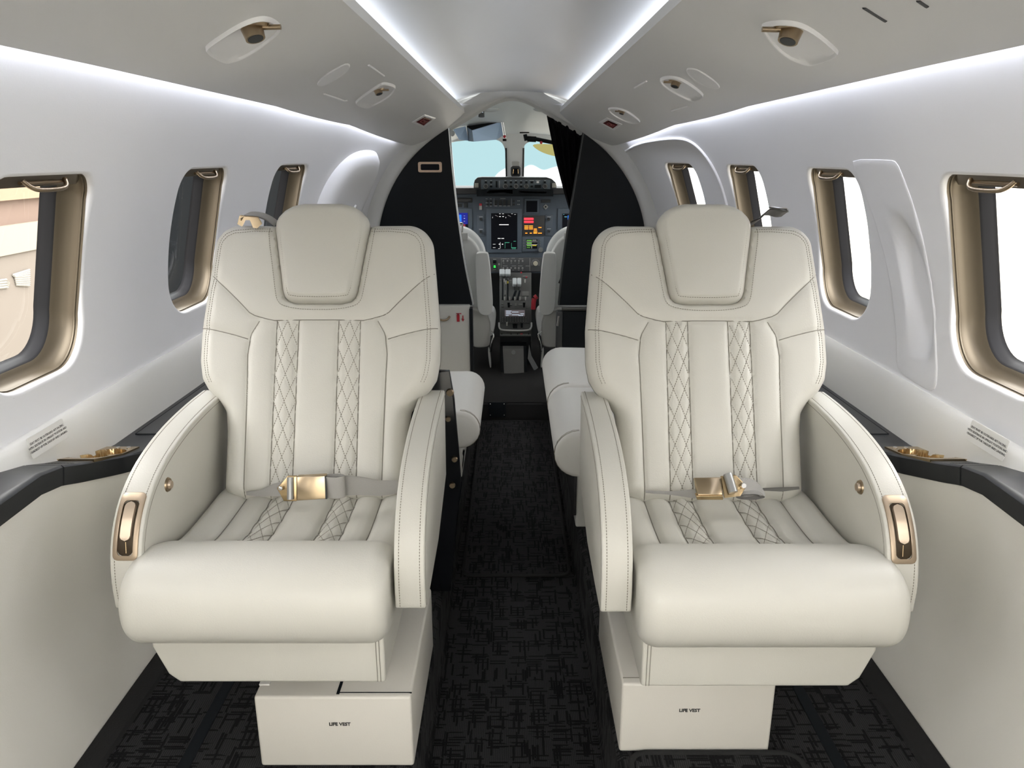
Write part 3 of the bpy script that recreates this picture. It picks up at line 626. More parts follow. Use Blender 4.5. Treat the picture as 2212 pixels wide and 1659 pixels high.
for (px, nmn) in ((1040, 'left'), (1188, 'right')):
    c = at(px, 240, 4.62); r = thing('map_light', c, 'small black and chrome lamp in the cockpit ceiling, %s one' % nmn, 'lamp')
    mb = MB(); G = []; dx = .06 if px < 1100 else -.05; mb.ell(c+np.array([dx*.7, .03, .012]), .06, .03, .016, 10); build('lamp_recess', mb, mat('recess liner', (.5, .53, .53), .5), r)
    mb = MB(); mb.cyl(c+np.array([0, 0, .018]), (0, -.15, -1), .015, .05, 14, .018); build('lamp_body', mb, DGREY, r)
    mb = MB(); mb.box(c[0]-.011, c[0]+.011, c[1]-.02, c[1]-.014, c[2]-.012, c[2]+.012); build('lamp_mirror', mb, mat('lamp mirror', (.5, .62, .75), .1, metal=.9), r, bev=.002)
# ------------------------------------------------------------------ instrument panel
YP = 5.36
q1 = lambda X, Y: (940+.16275*X, 380+.16275*Y); q2 = lambda X, Y: (940+.16275*X, 600+.16275*Y)
def prect(mb, X0, Y0, X1, Y1, y, d=.004, q=q1):
    a = at(*q(X0, Y0), y); b = at(*q(X1, Y1), y); mb.box(a[0], b[0], y-d, y, b[2], a[2]); return mb
r = thing('instrument_panel', at(1106, 560, YP), 'dark grey cockpit instrument panel with lit displays and red and amber warning lights', 'instrument panel')
mb = MB(); a = at(880, 418, YP); b = at(1340, 590, YP); mb.box(a[0], b[0], YP, YP+.05, b[2], a[2]); build('panel_board', mb, GREYP, r)
def display(X0, Y0, X1, Y1, sx0, sy0, sx1, sy1):
    mb = MB(); prect(mb, X0, Y0, X1, Y1, YP+.001, .010); bz = build('display_bezel', mb, mat('bezel grey', (.09, .115, .145), .45), r, bev=.003)
    mb = MB(); prect(mb, sx0, sy0, sx1, sy1, YP-.0095, .002); s = build('screen', mb, SCREEN, bz, smooth=False); return bz
def glow(name, rects, col, st, parent, y=YP-.012, q=q1, d=.001):
    mb = MB(); [prect(mb, *R, y, d, q) for R in rects]; return build(name, mb, emis(name+' glow', col, st), parent, smooth=False)
d = display(680, 430, 1150, 1020, 742, 495, 1090, 970)
mk = [(760, 545, 764, 560), (850, 500, 870, 505), (890, 500, 912, 505), (850, 535, 872, 543), (892, 535, 912, 543), (935, 545, 940, 560), (1010, 500, 1030, 504), (1050, 510, 1070, 514), (850, 642, 976, 652), (830, 826, 868, 834), (878, 826, 915, 834), (845, 900, 858, 912), (886, 900, 902, 912), (862, 880, 866, 960), (766, 905, 800, 909), (766, 950, 800, 954), (836, 962, 860, 966)]
glow('white_symbols', mk, (.9, .9, .9), .8, d); glow('green_symbols', [(925, 882, 985, 888), (926, 890, 929, 960), (1012, 890, 1015, 960), (1040, 865, 1072, 870), (1015, 950, 1075, 957), (1020, 965, 1070, 969)], (.1, .55, .35), .6, d)
mb = MB(); mb.tube([at(*q1(795, 520), YP-.013), at(*q1(835, 540), YP-.013)], .0015, 4); mb.tube([at(*q1(965, 520), YP-.013), at(*q1(1005, 540), YP-.013)], .0015, 4); build('gauge_needles', mb, WTXT, d)
d = display(150, 430, 495, 720, 200, 490, 436, 700)
glow('navy_field', [(200, 490, 434, 640)], (.005, .01, .25), .8, d); glow('blue_sky_field', [(200, 515, 350, 608)], (.01, .16, .75), 1.0, d, YP-.0135); glow('red_field', [(200, 640, 400, 690)], (.25, .02, .03), .8, d); glow('white_symbols', [(262, 520, 268, 535), (380, 560, 396, 566), (380, 530, 396, 533), (380, 600, 396, 603)], (.8, .8, .8), .8, d, YP-.0145)
d = display(1625, 430, 1960, 720, 1690, 500, 1920, 700)
glow('blue_sky_field', [(1760, 525, 1900, 582)], (.01, .16, .75), 1.0, d, YP-.0135); glow('cyan_symbols', [(1715, 540, 1750, 546), (1700, 510, 1715, 514)], (.2, .6, .7), .8, d)
d = display(1185, 300, 1375, 500, 1210, 330, 1355, 480)
d = display(1155, 810, 1440, 1005, 1210, 840, 1355, 965)
glow('green_lines', [(1216, 850, 1282, 862), (1216, 885, 1282, 900), (1216, 920, 1275, 932), (1216, 948, 1262, 955)], (.15, .45, .08), .8, d); glow('yellow_lines', [(1290, 918, 1345, 928)], (.6, .5, .05), .8, d); glow('pale_lines', [(1210, 872, 1355, 877), (1210, 908, 1355, 914), (1278, 914, 1284, 962), (1290, 850, 1345, 858)], (.5, .5, .45), .6, d)
mb = MB()
for k in range(4): mb.cyl(at(*q1(1178, 858+36*k), YP-.009), (0, -1, 0), .004, .006, 10); mb.cyl(at(*q1(1390, 850+32*k), YP-.009), (0, -1, 0), .004, .006, 10)
mb.cyl(at(*q1(1400, 978), YP-.009), (0, -1, 0), .016, .02, 16); build('radio_knob', mb, MGREY, d)
mb = MB(); prect(mb, 1170, 525, 1450, 790, YP+.001, .008); d = build('warning_panel', mb, mat('warning panel', (.045, .045, .045), .5), r, bev=.002)
glow('red_warning_light', [(1180, 557, 1305, 584), (1180, 597, 1305, 624)], (1, .03, .05), 1.6, d, YP-.0075)
glow('amber_warning_light', [(1185, y, x, y+9) for y in (659, 679, 699) for x in (1236,)]+[(1246, y, 1298, y+9) for y in (659, 679, 699)]+[(1370, 680, 1412, 689), (1310, 700, 1350, 708), (1308, 718, 1352, 726), (1305, 738, 1355, 747), (1305, 755, 1352, 765), (1196, 755, 1224, 764), (1256, 755, 1284, 764), (1364, 755, 1416, 764)], (1, .28, .02), 1.8, d, YP-.0075)
def knobcol(X, Y):
    mb = MB(); prect(mb, X-48, Y[0]-60, X+48, Y[-1]+60, YP+.001, .006); d = build('control_strip', mb, mat('strip grey', (.08, .1, .125), .5), r, bev=.002)
    mb = MB(); [mb.cyl(at(*q1(X, y), YP-.005), (0, -1, 0), .010, .016, 14, .008) for y in Y]; build('knob', mb, DGREY, d)
    mb = MB(); [prect(mb, X-25, y-34, X+25, y-29, YP-.0055, .0005) for y in Y]; build('strip_print', mb, WTXT, d)
knobcol(607, (575, 740)); knobcol(1510, (575, 735))
mb = MB(); prect(mb, 650, 290, 1145, 405, YP+.001, .004); d = build('switch_row', mb, mat('switch row', (.07, .09, .115), .5), r)
mb = MB(); [prect(mb, x, 320, x+34, 390, YP-.004, .010) for x in (790, 848, 905, 962)]; [prect(mb, x, y, x+26, y+26, YP-.004, .006) for x in (688, 730, 1030) for y in (322, 366)]; build('rocker_switch', mb, DGREY, d, bev=.001)
mb = MB(); [prect(mb, x, 395, x+34, 400, YP-.0035, .0006) for x in (790, 848, 905, 962)]; [prect(mb, x, y, x+12, y+8, YP-.0035, .0006) for x in (1092, 1112) for y in (326, 375)]; [prect(mb, x, y, x+26, y+4, YP-.0035, .0006) for x in (670, 725) for y in (302, 356, 398)]; prect(mb, 865, 300, 935, 304, YP-.0035, .0006); prect(mb, 780, 296, 783, 400, YP-.0035, .0006); prect(mb, 1012, 300, 1015, 400, YP-.0035, .0006); build('switch_print', mb, WTXT, d)
mb = MB(); prect(mb, 585, 365, 622, 395, YP-.001, .012); build('red_guard', mb, REDP, r, bev=.002); mb = MB(); prect(mb, 585, 395, 622, 450, YP-.001, .010); build('guard_lever', mb, LGREY, r, bev=.002)
mb = MB(); mb.cyl(at(*q1(1467, 410), YP), (0, -1, 0), .018, .006, 4); build('key_plate', mb, mat('plate grey', (.35, .35, .33), .5), r); mb = MB(); mb.cyl(at(*q1(1467, 410), YP-.006), (0, -1, 0), .006, .004, 12); build('key_hole', mb, BLACK, r)
glow('amber_lamp', [(232, 372, 260, 412)], (1, .25, .02), 2, r, YP-.002, d=.006)
for Q_ in ((240, 292, 495, 352), (260, 370, 355, 412), (380, 358, 432, 420), (1410, 315, 1530, 355)): mb = MB(); prect(mb, *Q_, YP+.001, .010); build('slot_unit', mb, DGREY, r, bev=.001)
mb = MB(); prect(mb, 240, 318, 470, 322, YP-.010, .0006); prect(mb, 240, 334, 440, 336, YP-.010, .0006); prect(mb, 1415, 322, 1500, 327, YP-.006, .0006); prect(mb, 1415, 336, 1480, 341, YP-.006, .0006); build('unit_print', mb, mat('grey print', (.25, .25, .25), .6), r)
# lower panel
mb = MB(); prect(mb, 690, 1082, 1440, 1268, YP-.03, .02); d = build('lower_switch_panel', mb, mat('lower panel grey', (.075, .08, .085), .5), r, bev=.004)
for (X, Y) in [(x, 1130) for x in (905, 960, 1010, 1062, 1110, 1160)]+[(x, 1224) for x in (905, 960, 1008, 1062, 1110, 1160)]+[(848, 1172)]:
    mb = MB(); c = at(*q1(X, Y), YP-.05); mb.tube([c+np.array([.0055*math.cos(a), 0, .0055*math.sin(a)]) for a in np.linspace(0, 2*math.pi, 13)], .0011, 5); mb.tube([c, c+np.array([0, -.012, .004])], .002, 6); build('toggle_switch', mb, LGREY, d)
mb = MB(); mb.cyl(at(*q1(1332, 1162), YP-.05), (0, -1, 0), .017, .016, 18, .014); build('round_selector', mb, mat('ivory knob', (.5, .48, .38), .5), d)
mb = MB(); [mb.tube([at(*q1(1332+42*math.cos(a), 1162+42*math.sin(a)), YP-.051), at(*q1(1332+60*math.cos(a), 1162+60*math.sin(a)), YP-.051)], .0008, 4) for a in np.linspace(-3.6, .5, 14)]
[prect(mb, x, y, x+w_, y+4, YP-.0501, .0006) for x, y, w_ in ((890, 1098, 60), (960, 1098, 20), (1010, 1092, 50), (1110, 1100, 60), (900, 1155, 20), (1000, 1155, 20), (1100, 1155, 20), (900, 1192, 60), (1015, 1192, 60), (1100, 1192, 60), (1200, 1192, 50), (770, 1105, 40), (770, 1236, 40), (920, 1246, 20), (1025, 1248, 20), (1100, 1248, 20), (1150, 1248, 20))]; prect(mb, 876, 1090, 879, 1262, YP-.0501, .0006); prect(mb, 1255, 1090, 1258, 1262, YP-.0501, .0006); build('panel_print', mb, mat('pale print', (.5, .5, .5), .6), d)
mb = MB(); prect(mb, 768, 1118, 808, 1160, YP-.05, .006); prect(mb, 768, 1182, 808, 1230, YP-.05, .006); build('push_button', mb, BLACK, d, bev=.001); glow('green_light', [(776, 1190, 802, 1202), (776, 1210, 804, 1218)], (.05, 1, .1), 1.5, d, YP-.0565)
# glareshield
r = thing('glareshield', at(1106, 410, YP-.1), 'black glareshield with row of autopilot knobs below the windscreen', 'glareshield')
mb = MB(); a = at(860, 406, 5.20); b = at(1370, 420, 5.20); mb.box(a[0], b[0], 5.20, 5.62, b[2], a[2]); build('hood', mb, mat('hood black', (.012, .012, .013), .7, bump=.5), r, bev=.008)
def gy(mb, X0, Y0, X1, Y1, y, d=.004): return prect(mb, X0, Y0, X1, Y1, y, d)
mb = MB(); P = [q1(510, 180), q1(512, 100), q1(525, 55), q1(560, 20), q1(620, 14), q1(1480, 18), q1(1550, 40), q1(1600, 85), q1(1612, 120), q1(1612, 180)]; mb.slab([at(*p, 5.16) for p in P], (0, .14, 0)); bx = build('control_box', mb, DGREY, r, bev=.006)
mb = MB(); gy(mb, 610, 50, 1525, 176, 5.162, .004); fp = build('face_plate', mb, mat('face plate', (.08, .105, .125), .45), r, bev=.001)
mb = MB(); [mb.cyl(at(*q1(x, 138), 5.157), (0, -1, 0), .0165, .018, 18, .014) for x in (672, 932, 1072, 1210, 1457)]; kb = build('selector_knob', mb, DGREY, fp)
mb = MB()
for x in (672, 932, 1072, 1210, 1457):
    c = at(*q1(x, 138), 5.137); mb.tube([c+np.array([.013*math.cos(a), 0, .013*math.sin(a)]) for a in np.linspace(0, 2*math.pi, 17)], .001, 5)
build('knob_ring', mb, LGREY, kb)
mb = MB(); [gy(mb, x, y, x+32, y+26, 5.158, .005) for x in (657, 727, 918, 990, 1056, 1125, 1195) for y in (72,)]; [gy(mb, x, 128, x+32, 152, 5.158, .005) for x in (727, 990, 1125, 1265)]; gy(mb, 803, 68, 828, 152, 5.158, .006); gy(mb, 1322, 118, 1402, 158, 5.158, .006); gy(mb, 1265, 72, 1302, 98, 5.158, .005); gy(mb, 1440, 72, 1470, 98, 5.158, .005); build('push_button', mb, BLACK, fp, bev=.001)
mb = MB(); [gy(mb, x, 62, x+22, 66, 5.1575, .0006) for x in (662, 732, 922, 995, 1061, 1130, 1200, 1448)]; [gy(mb, x, 116, x+22, 119, 5.1575, .0006) for x in (662, 732, 922, 1130, 1200, 1448)]; gy(mb, 852, 64, 856, 158, 5.1575, .0006); gy(mb, 1252, 60, 1312, 64, 5.1575, .0006); gy(mb, 1334, 60, 1392, 64, 5.1575, .0006); gy(mb, 1346, 70, 1378, 96, 5.1575, .002); build('plate_print', mb, WTXT, fp)
for x in (550, 1577):
    mb = MB(); gy(mb, x-26, 95, x+26, 155, 5.158, .006); build('warning_lamp', mb, mat('lamp cap', (.32, .31, .27), .5), bx, bev=.001)
for A in ([(675, 222), (720, 192), (1030, 182), (1025, 238), (900, 218), (700, 232)], [(1105, 205), (1160, 200), (1480, 212), (1475, 232), (1150, 226)]):
    mb = MB(); mb.slab([at(*q1(*p), 5.13) for p in A], (0, .004, .0)); build('pale_card', mb, mat('card edge', (.35, .34, .29), .5), r, smooth=False)
mb = MB(); a = at(900, 410, 5.15); b = at(1320, 418, 5.15); mb.box(at(1030, 418, 5.15)[0], at(1195, 418, 5.15)[0], 5.13, 5.3, at(1106, 424, 5.15)[2], at(1106, 409, 5.15)[2]); build('lower_shelf', mb, BLACK, r)
# ------------------------------------------------------------------ centre pedestal
PA = at(1106, 590, 5.28); PB = at(1106, 713, 4.76); PD = PB-PA; PN = np.cross(np.array([1, 0, 0]), PD); PN /= np.linalg.norm(PN)
if PN[2] < 0: PN = -PN
def pp(px, py, h=0): return atp(px, py, PA, PN)+PN*h
def pbox(mb, px0, py0, px1, py1, h0, h1):
    A = [pp(px0, py0), pp(px1, py0), pp(px1, py1), pp(px0, py1)]; return mb.loft([[p+PN*h0 for p in A], [p+PN*h1 for p in A]], True, True)
r = thing('control_pedestal', at(1113, 745, 4.76), 'grey centre pedestal with throttle levers and keypad between the pilot seats', 'pedestal')
mb = MB(); pbox(mb, 1079, 588, 1148, 714, -.10, 0); build('pedestal_top', mb, mat('pedestal grey', (.085, .09, .088), .5), r, bev=.004)
mb = MB(); a = at(1080, 722, 4.78); b = at(1147, 722, 4.78); mb.box(a[0], b[0], 4.78, 5.25, .11, a[2]); build('pedestal_box', mb, BLACK, r)
mb = MB(); pbox(mb, 1084.5, 604, 1087, 648, .0005, .002); pbox(mb, 1095.5, 604, 1098, 648, .0005, .002); mb.loft([[pp(x, y, .0005) for x, y in ((1112, 628), (1117, 628), (1110, 648), (1105, 648))], [pp(x, y, .002) for x, y in ((1112, 628), (1117, 628), (1110, 648), (1105, 648))]], True, True); mb.loft([[pp(x, y, .0005) for x, y in ((1121, 628), (1125, 628), (1120, 648), (1116, 648))], [pp(x, y, .002) for x, y in ((1121, 628), (1125, 628), (1120, 648), (1116, 648))]], True, True); build('lever_slot', mb, BLACK, r)
for x0, x1, y0, y1, nm_ in ((1079, 1090.5, 592, 603, 'throttle_knob'), (1091.5, 1103, 592, 603, 'throttle_knob'), (1107, 1116, 611, 625, 'condition_lever_knob'), (1117, 1126, 611, 625, 'condition_lever_knob')):
    mb = MB(); pbox(mb, x0, y0, x1, y1, .02, .045); k_ = build(nm_, mb, mat('silver knob', (.55, .6, .62), .35), r, bev=.006)
    mb = MB(); mb.tube([pp((x0+x1)/2, y1+2, 0), pp((x0+x1)/2, (y0+y1)/2, .03)], .003, 6); build('lever_stem', mb, DGREY, k_)
mb = MB(); pbox(mb, 1081, 670, 1144, 700, .0, .008); kp = build('keypad_unit', mb, mat('keypad grey', (.07, .075, .075), .5), r, bev=.002)
mb = MB(); pbox(mb, 1090.5, 672, 1133.5, 685, .008, .0095); sc_ = build('screen', mb, mat('lcd', (.05, .045, .045), .3, emit=(.15, .13, .14), estr=.5), kp)
mb = MB(); [pbox(mb, x, y, x+w_, y+1, .0096, .010) for x, y, w_ in ((1093, 674, 12), (1106, 676, 14), (1093, 677, 10), (1093, 680, 12), (1106, 682, 16), (1124, 680, 8), (1093, 683.5, 6), (1120, 683.5, 10))]; build('screen_text', mb, emis('lcd text', (.5, .6, .7), .8), sc_)
mb = MB(); [pbox(mb, 1084+5.6*i, 688+2.9*j, 1084+5.6*i+3.8, 688+2.9*j+1.7, .008, .011) for i in range(10) for j in range(4)]; build('key', mb, DGREY, kp)
mb = MB(); [pbox(mb, 1084+5.6*i+.8, 688+2.9*j+.4, 1084+5.6*i+2.8, 688+2.9*j+1.1, .0111, .0113) for i in range(10) for j in range(4)]; build('key_print', mb, mat('pale print', (.5, .5, .5), .6), kp)
mb = MB(); [pbox(mb, x, y, x+w_, y+h_, 0, .004) for x, y, w_, h_ in ((1080, 604, 3, 3), (1100, 606, 5, 2), (1129, 596, 12, 3), (1128, 630, 14, 10), (1090, 628, 3, 10), (1083, 656, 4, 2), (1100, 657, 6, 3), (1112, 656, 4, 6), (1120, 657, 8, 3), (1083, 662, 5, 1.5), (1136, 664, 6, 2))]; build('switch_block', mb, mat('block grey', (.14, .145, .14), .5), r)
for x, y in ((1090, 649), (1101, 649), (1112, 649), (1123, 649), (1135, 649), (1089, 610), (1134, 611), (1095, 704), (1093, 614)): mb = MB(); mb.tube([pp(x, y, 0), pp(x, y-3, .02)], [.004, .006], 8); build('small_toggle', mb, mat('toggle silver', (.6, .6, .58), .3, metal=.5), r)
for x, y in ((1099, 664), (1132, 664), (1110, 709), (1115, 709), (1127, 708)): mb = MB(); mb.tube([pp(x, y, 0), pp(x, y-4, .025)], [.006, .009], 8); build('black_knob', mb, BLACK, r)
mb = MB(); pbox(mb, 1096, 608, 1098, 613, .001, .003); build('yellow_mark', mb, mat('yellow', (.6, .5, .05), .5), r); mb = MB(); mb.ell(pp(1126, 592, .012), .006, .006, .006, 6); mb.ell(pp(1137, 602, .012), .006, .006, .006, 6); build('red_mark', mb, REDP, r)
mb = MB(); mb.tube(smoothline([pp(1078, 700, .01), pp(1078, 711, .01), pp(1084, 716, .01), pp(1140, 717, .01), pp(1148, 711, .01), pp(1148, 700, .01)], 2), .0055, 8); build('rim_handle', mb, mat('rim silver', (.6, .61, .6), .3), r)
mb = MB(); a = at(1080, 718, 4.77); b = at(1147, 725, 4.77); mb.box(a[0], b[0], 4.77, 4.79, b[2], a[2]); s_ = build('jack_strip', mb, MGREY, r)
mb = MB(); [mb.cyl(at(x, 721, 4.772), (0, -1, 0), .004, .004, 8) for x in (1084, 1104, 1118, 1142)]; build('jack', mb, BLACK, s_); mb = MB(); mb.box(at(1124, 721, 4.77)[0], at(1129, 721, 4.77)[0], 4.765, 4.772, at(1124, 722, 4.77)[2], at(1124, 720, 4.77)[2]); build('red_jack', mb, REDP, s_)
# scuffed cover below the pedestal
r = thing('pedestal_cover', at(1108, 808, 4.60), 'scuffed grey metal cover plate standing on the floor below the pedestal', 'cover')
A = [at(1086, 753, 4.66), at(1131, 753, 4.66), at(1132, 805, 4.60), at(1089, 808, 4.60)]; mb = MB(); mb.slab(A, (0, .03, .01)); build('cover_plate', mb, WOODG, r, smooth=False)
mb = MB(); mb.cyl(at(1109, 761, 4.645), (0, -1, .1), .013, .004, 16); build('round_catch', mb, MGREY, r)
mb = MB(); A = [at(1081, 748, 4.70), at(1137, 748, 4.70), at(1139, 809, 4.63), at(1082, 811, 4.63)]; mb.slab(A, (0, .1, .01)); build('frame', mb, BLACK, r, smooth=False)
mb = MB(); mb.tube(smoothline([at(1160, 640, 4.9), at(1153, 645, 4.9), at(1152, 668, 4.9)], 2), .016, 10); tag(build('trim_wheel_grip', mb, REDP), 'red plastic grip beside the right pilot seat', 'grip')
mb = MB(); A = [at(1143, 746, 4.72), at(1148, 770, 4.70), at(1162, 795, 4.68), at(1154, 801, 4.68), at(1140, 775, 4.70)]; mb.slab(A, (0, .004, .004)); tag(build('loose_strap', mb, MGREY, smooth=False), 'dark grey strap hanging beside the pedestal foot', 'strap')
# ------------------------------------------------------------------ pilot seats
def pilot(sd, S):
    r = thing('pilot_seat', (S(1000)[0], 4.85, .10), 'grey-white pilot seat with fleece cover on the %s of the pedestal' % ('left' if sd < 0 else 'right'), 'pilot seat', 'pilot seats')
    g = lambda px, py, y: at(S(px)[1], py, y)
    def shell(pts, y, th, m, name, bev=.012, par=None):
        P = [g(a, b, y) for a, b in smoothpoly(pts, 2)]; mb = MB(); mb.slab(P, (0, th, 0)); return build(name, mb, m, par if par is not None else r, bev=bev)
    shell([(940, 505), (985, 500), (1012, 512), (1030, 530), (1043, 560), (1046, 640), (1046, 690), (940, 690)], 4.80, .10, PILOT, 'backrest')
    shell([(940, 492), (985, 488), (1012, 494), (1034, 512), (1049, 540), (1054, 600), (1054, 640), (940, 640)], 4.87, .10, SHEEP, 'fleece_cover', .02)
    shell([(1026, 549), (1034, 546), (1050, 546), (1056, 550), (1064, 640), (1064, 672), (1058, 682), (1036, 680), (1030, 660)], 4.70, .07, LEATH2 if 0 else PILOT, 'armrest_pad', .016)
    shell([(1000, 660), (1057, 676), (1060, 742), (1052, 751), (1026, 752), (1020, 745)], 4.74, .16, mat('seat side grey', (.42, .42, .40), .5), 'seat_side', .012)
    shell([(1052, 670), (1066, 672), (1072, 690), (1066, 722), (1056, 730)], 4.82, .2, SHEEP, 'fleece_cushion', .02)
    shell([(1053, 752), (1058, 752), (1062, 797), (1058, 797)], 4.74, .03, LGREY, 'seat_leg', .002)
    mb = MB(); mb.tube([g(960, 483, 4.80), g(999, 483, 4.80)], .008, 8); mb.tube([g(999, 481, 4.80), g(998, 502, 4.80)], .007, 8); build('grab_rail', mb, CHROME, r, bev=0)
    mb = MB(); a = g(940, 503, 4.79); b = g(1011, 519, 4.79); mb.box(min(a[0], b[0]), max(a[0], b[0]), 4.785, 4.81, b[2], a[2]); build('rail_bracket', mb, LGREY if 0 else mat('bracket white', (.6, .61, .6), .5), r, bev=.004)
    mb = MB(); mb.tube(smoothline([g(1060, 716, 4.72), g(1068, 722, 4.70), g(1062, 740, 4.70), g(1060, 760, 4.72)], 2), .006, 8); build('buckle_stalk', mb, CHROME, r)
pilot(-1, lambda px: (at(px, 600, 4.8)[0], px))
pilot(1, lambda px: (at(2224-px+5, 600, 4.8)[0], 2229-px))
# ------------------------------------------------------------------ side-facing forward seats
def cushion_roll(name, sd, y0, y1, xf, z0, z1, depth, parent, m=LEATH2):
    """seat cushion whose rounded front faces the aisle"""
    h = (z1-z0)/2; zc = (z0+z1)/2; prof = []
    for k in range(13):
        a = math.pi/2-math.pi*k/12; prof.append((xf+h*1.0*(1-math.cos(a)), zc+h*math.sin(a)))
    prof = [(xf+depth, z1-.01), (xf+depth*.6, z1-.004), (xf+h*2, z1-.001)]+prof+[(xf+h*2, z0), (xf+depth, z0)]
    cx = xf+depth*.5; rings = []
    for t, s_ in ((0, .8), (.006, .93), (.015, .98), (.035, 1), (.5, 1.01), (.965, 1), (.985, .98), (.994, .93), (1, .8)):
        y = y0+(y1-y0)*t; rings.append([(sd*(cx+(x-cx)*(1-(1-s_)*.25)), y, zc+(z-zc)*s_) for x, z in prof])
    mb = MB(); mb.loft(rings, True, True); c = build(name, mb, m, parent)
    for yy in (y0+.012, y0+.02):
        mb = MB(); mb.tube([(sd*(x-.0006), yy, z) for x, z in [(x-.0, z) for x, z in prof[3:16]]], .0009, 4); build('seam', mb, THREAD, c)
    return c
r = thing('divan', (.4, 2.6, .19), 'white leather side-facing divan with two cushions beyond the right chair', 'divan')
cushion_roll('seat_cushion', 1, 2.10, 2.56, .125, .485, .63, .46, r); cushion_roll('seat_cushion', 1, 2.57, 3.12, .125, .485, .635, .46, r)
mb = MB(); mb.box(.215, .60, 2.36, 3.15, .19, .49); bs = build('divan_base', mb, mat('divan base white', (.5, .5, .47), .5), r, bev=.008)
mb = MB(); mb.box(.205, .216, 2.35, 3.15, .24, .49); build('base_rail', mb, CHROME, bs, bev=.002)
mb = MB(); mb.box(.585, .70, 2.12, 3.14, .50, .86); build('backrest', mb, LEATH2, r, bev=.03)
r = thing('lounge_seat', (-.4, 2.6, .19), 'white leather side-facing single seat beyond the left chair', 'side seat')
cushion_roll('seat_cushion', -1, 2.36, 2.86, .105, .475, .605, .46, r)
mb = MB(); mb.box(-.60, -.19, 2.44, 2.83, .19, .345); build('plinth', mb, BLACK, r)
mb = MB(); mb.box(-.60, -.17, 2.42, 2.84, .345, .48); bs = build('seat_base', mb, mat('divan base white', (.5, .5, .47), .5), r, bev=.008)
mb = MB(); mb.tube([at(1002, 972, 2.42), at(995, 1035, 2.46)], .004, 6); build('base_rail', mb, CHROME, bs)
mb = MB(); mb.box(-.70, -.585, 2.40, 2.86, .49, .86); build('backrest', mb, LEATH2, r, bev=.03)
r = thing('end_panel', (-.3, 1.95, .19), 'glossy black end panel with bronze knobs behind the left chair', 'panel')
mb = MB(); E = [at(960, 797, 1.98), at(972, 797, 1.98), at(982, 860, 1.97), at(990, 960, 1.96), at(996, 1050, 1.95), at(985, 1150, 1.95), at(966, 1280, 1.95)]
P = [(p[0], 1.96, p[2]) for p in E]+[(-.6, 1.96, .192), (-.6, 1.96, P0 := .80), (-.25, 1.96, .857)]
P[6] = (-.178, 1.96, .192)
mb.slab(P, (0, .014, 0)); build('panel_board', mb, mat('glossy black', (.006, .007, .009), .12), r, bev=.002)
for px, py, rr in ((972, 848, .011), (968, 905, .008), (982, 992, .009), (977, 1048, .009)):
    mb = MB(); c = at(px, py, 1.958); mb.cyl(c, (0, -1, 0), rr, .006, 16, rr*.8); build('bronze_knob', mb, BRONZE, r)
# ------------------------------------------------------------------ the two club chairs
def dashes(line, step=.0055, duty=.62):
    P = np.array(line); d = np.r_[0, np.cumsum(np.linalg.norm(np.diff(P, axis=0), axis=1))]; out = []; t = 0
    while t+step*duty < d[-1]:
        seg = [np.array([np.interp(q, d, P[:, k]) for k in range(P.shape[1])]) for q in (t, t+step*duty)]; out.append(seg); t += step
    return out
BW = ([-.03, 0, .13, .175, .20, .225, .25, .29, .37, .5, .58, .622], [.190, .205, .207, .212, .228, .255, .270, .277, .277, .265, .257, .252])
HW = ([.424, .430, .440, .455, .5, .6, .618, .632, .648, .660, .666], [.050, .072, .082, .087, .094, .110, .110, .104, .090, .070, .045])
def bw(h):
    w = float(np.interp(h, *BW)); r_ = .055
    if h > .622-r_: w = w-r_+math.sqrt(max(r_*r_-(h-(.622-r_))**2, 0))
    if h < .005: w = w-.03+math.sqrt(max(.03**2-(.005-h)**2, 0))
    return w
def hw(h): return float(np.interp(h, *HW))
SEAMS = [smoothline([(-.262, .50), (-.196, .440), (-.142, .383), (.0, .386), (.142, .383), (.196, .440), (.262, .50)], 1),
         smoothline([(-.272, .368), (-.20, .352), (-.160, .340)], 1), smoothline([(.272, .368), (.20, .352), (.160, .340)], 1),
         smoothline([(-.136, .382), (-.160, .340), (-.156, .2), (-.153, -.02)], 1), smoothline([(.136, .382), (.160, .340), (.156, .2), (.153, -.02)], 1)]
BANDS = [(-.096, -.046), (.046, .096)]
SEAMS += [[(np.array([x, .385])), (np.array([x, -.02]))] for b in BANDS for x in b]
def diamonds(x0, x1, h0, h1, per=.0625, top=None):
    """two families of crossing lines inside a band, as clipped segments"""
    out = []; w = x1-x0; sl = (w/2)/per; top = h1 if top is None else top; k = -3
    for sgn in (1, -1):
        for k in range(-6, 14):
            # line: x = xc + sgn*sl*(h-top) + k*w/2*... spacing in h is per
            hh = np.linspace(h0, h1, 260); x = (x0+x1)/2+sgn*sl*(top-hh)-sgn*k*sl*per
            ok = (x >= x0) & (x <= x1)
            if ok.sum() > 1:
                i = np.where(ok)[0]; out.append([np.array([x[i[0]], hh[i[0]]]), np.array([x[i[-1]], hh[i[-1]]])])
    return out
DIA = [s_ for b in BANDS for s_ in diamonds(b[0], b[1], .0, .384)]
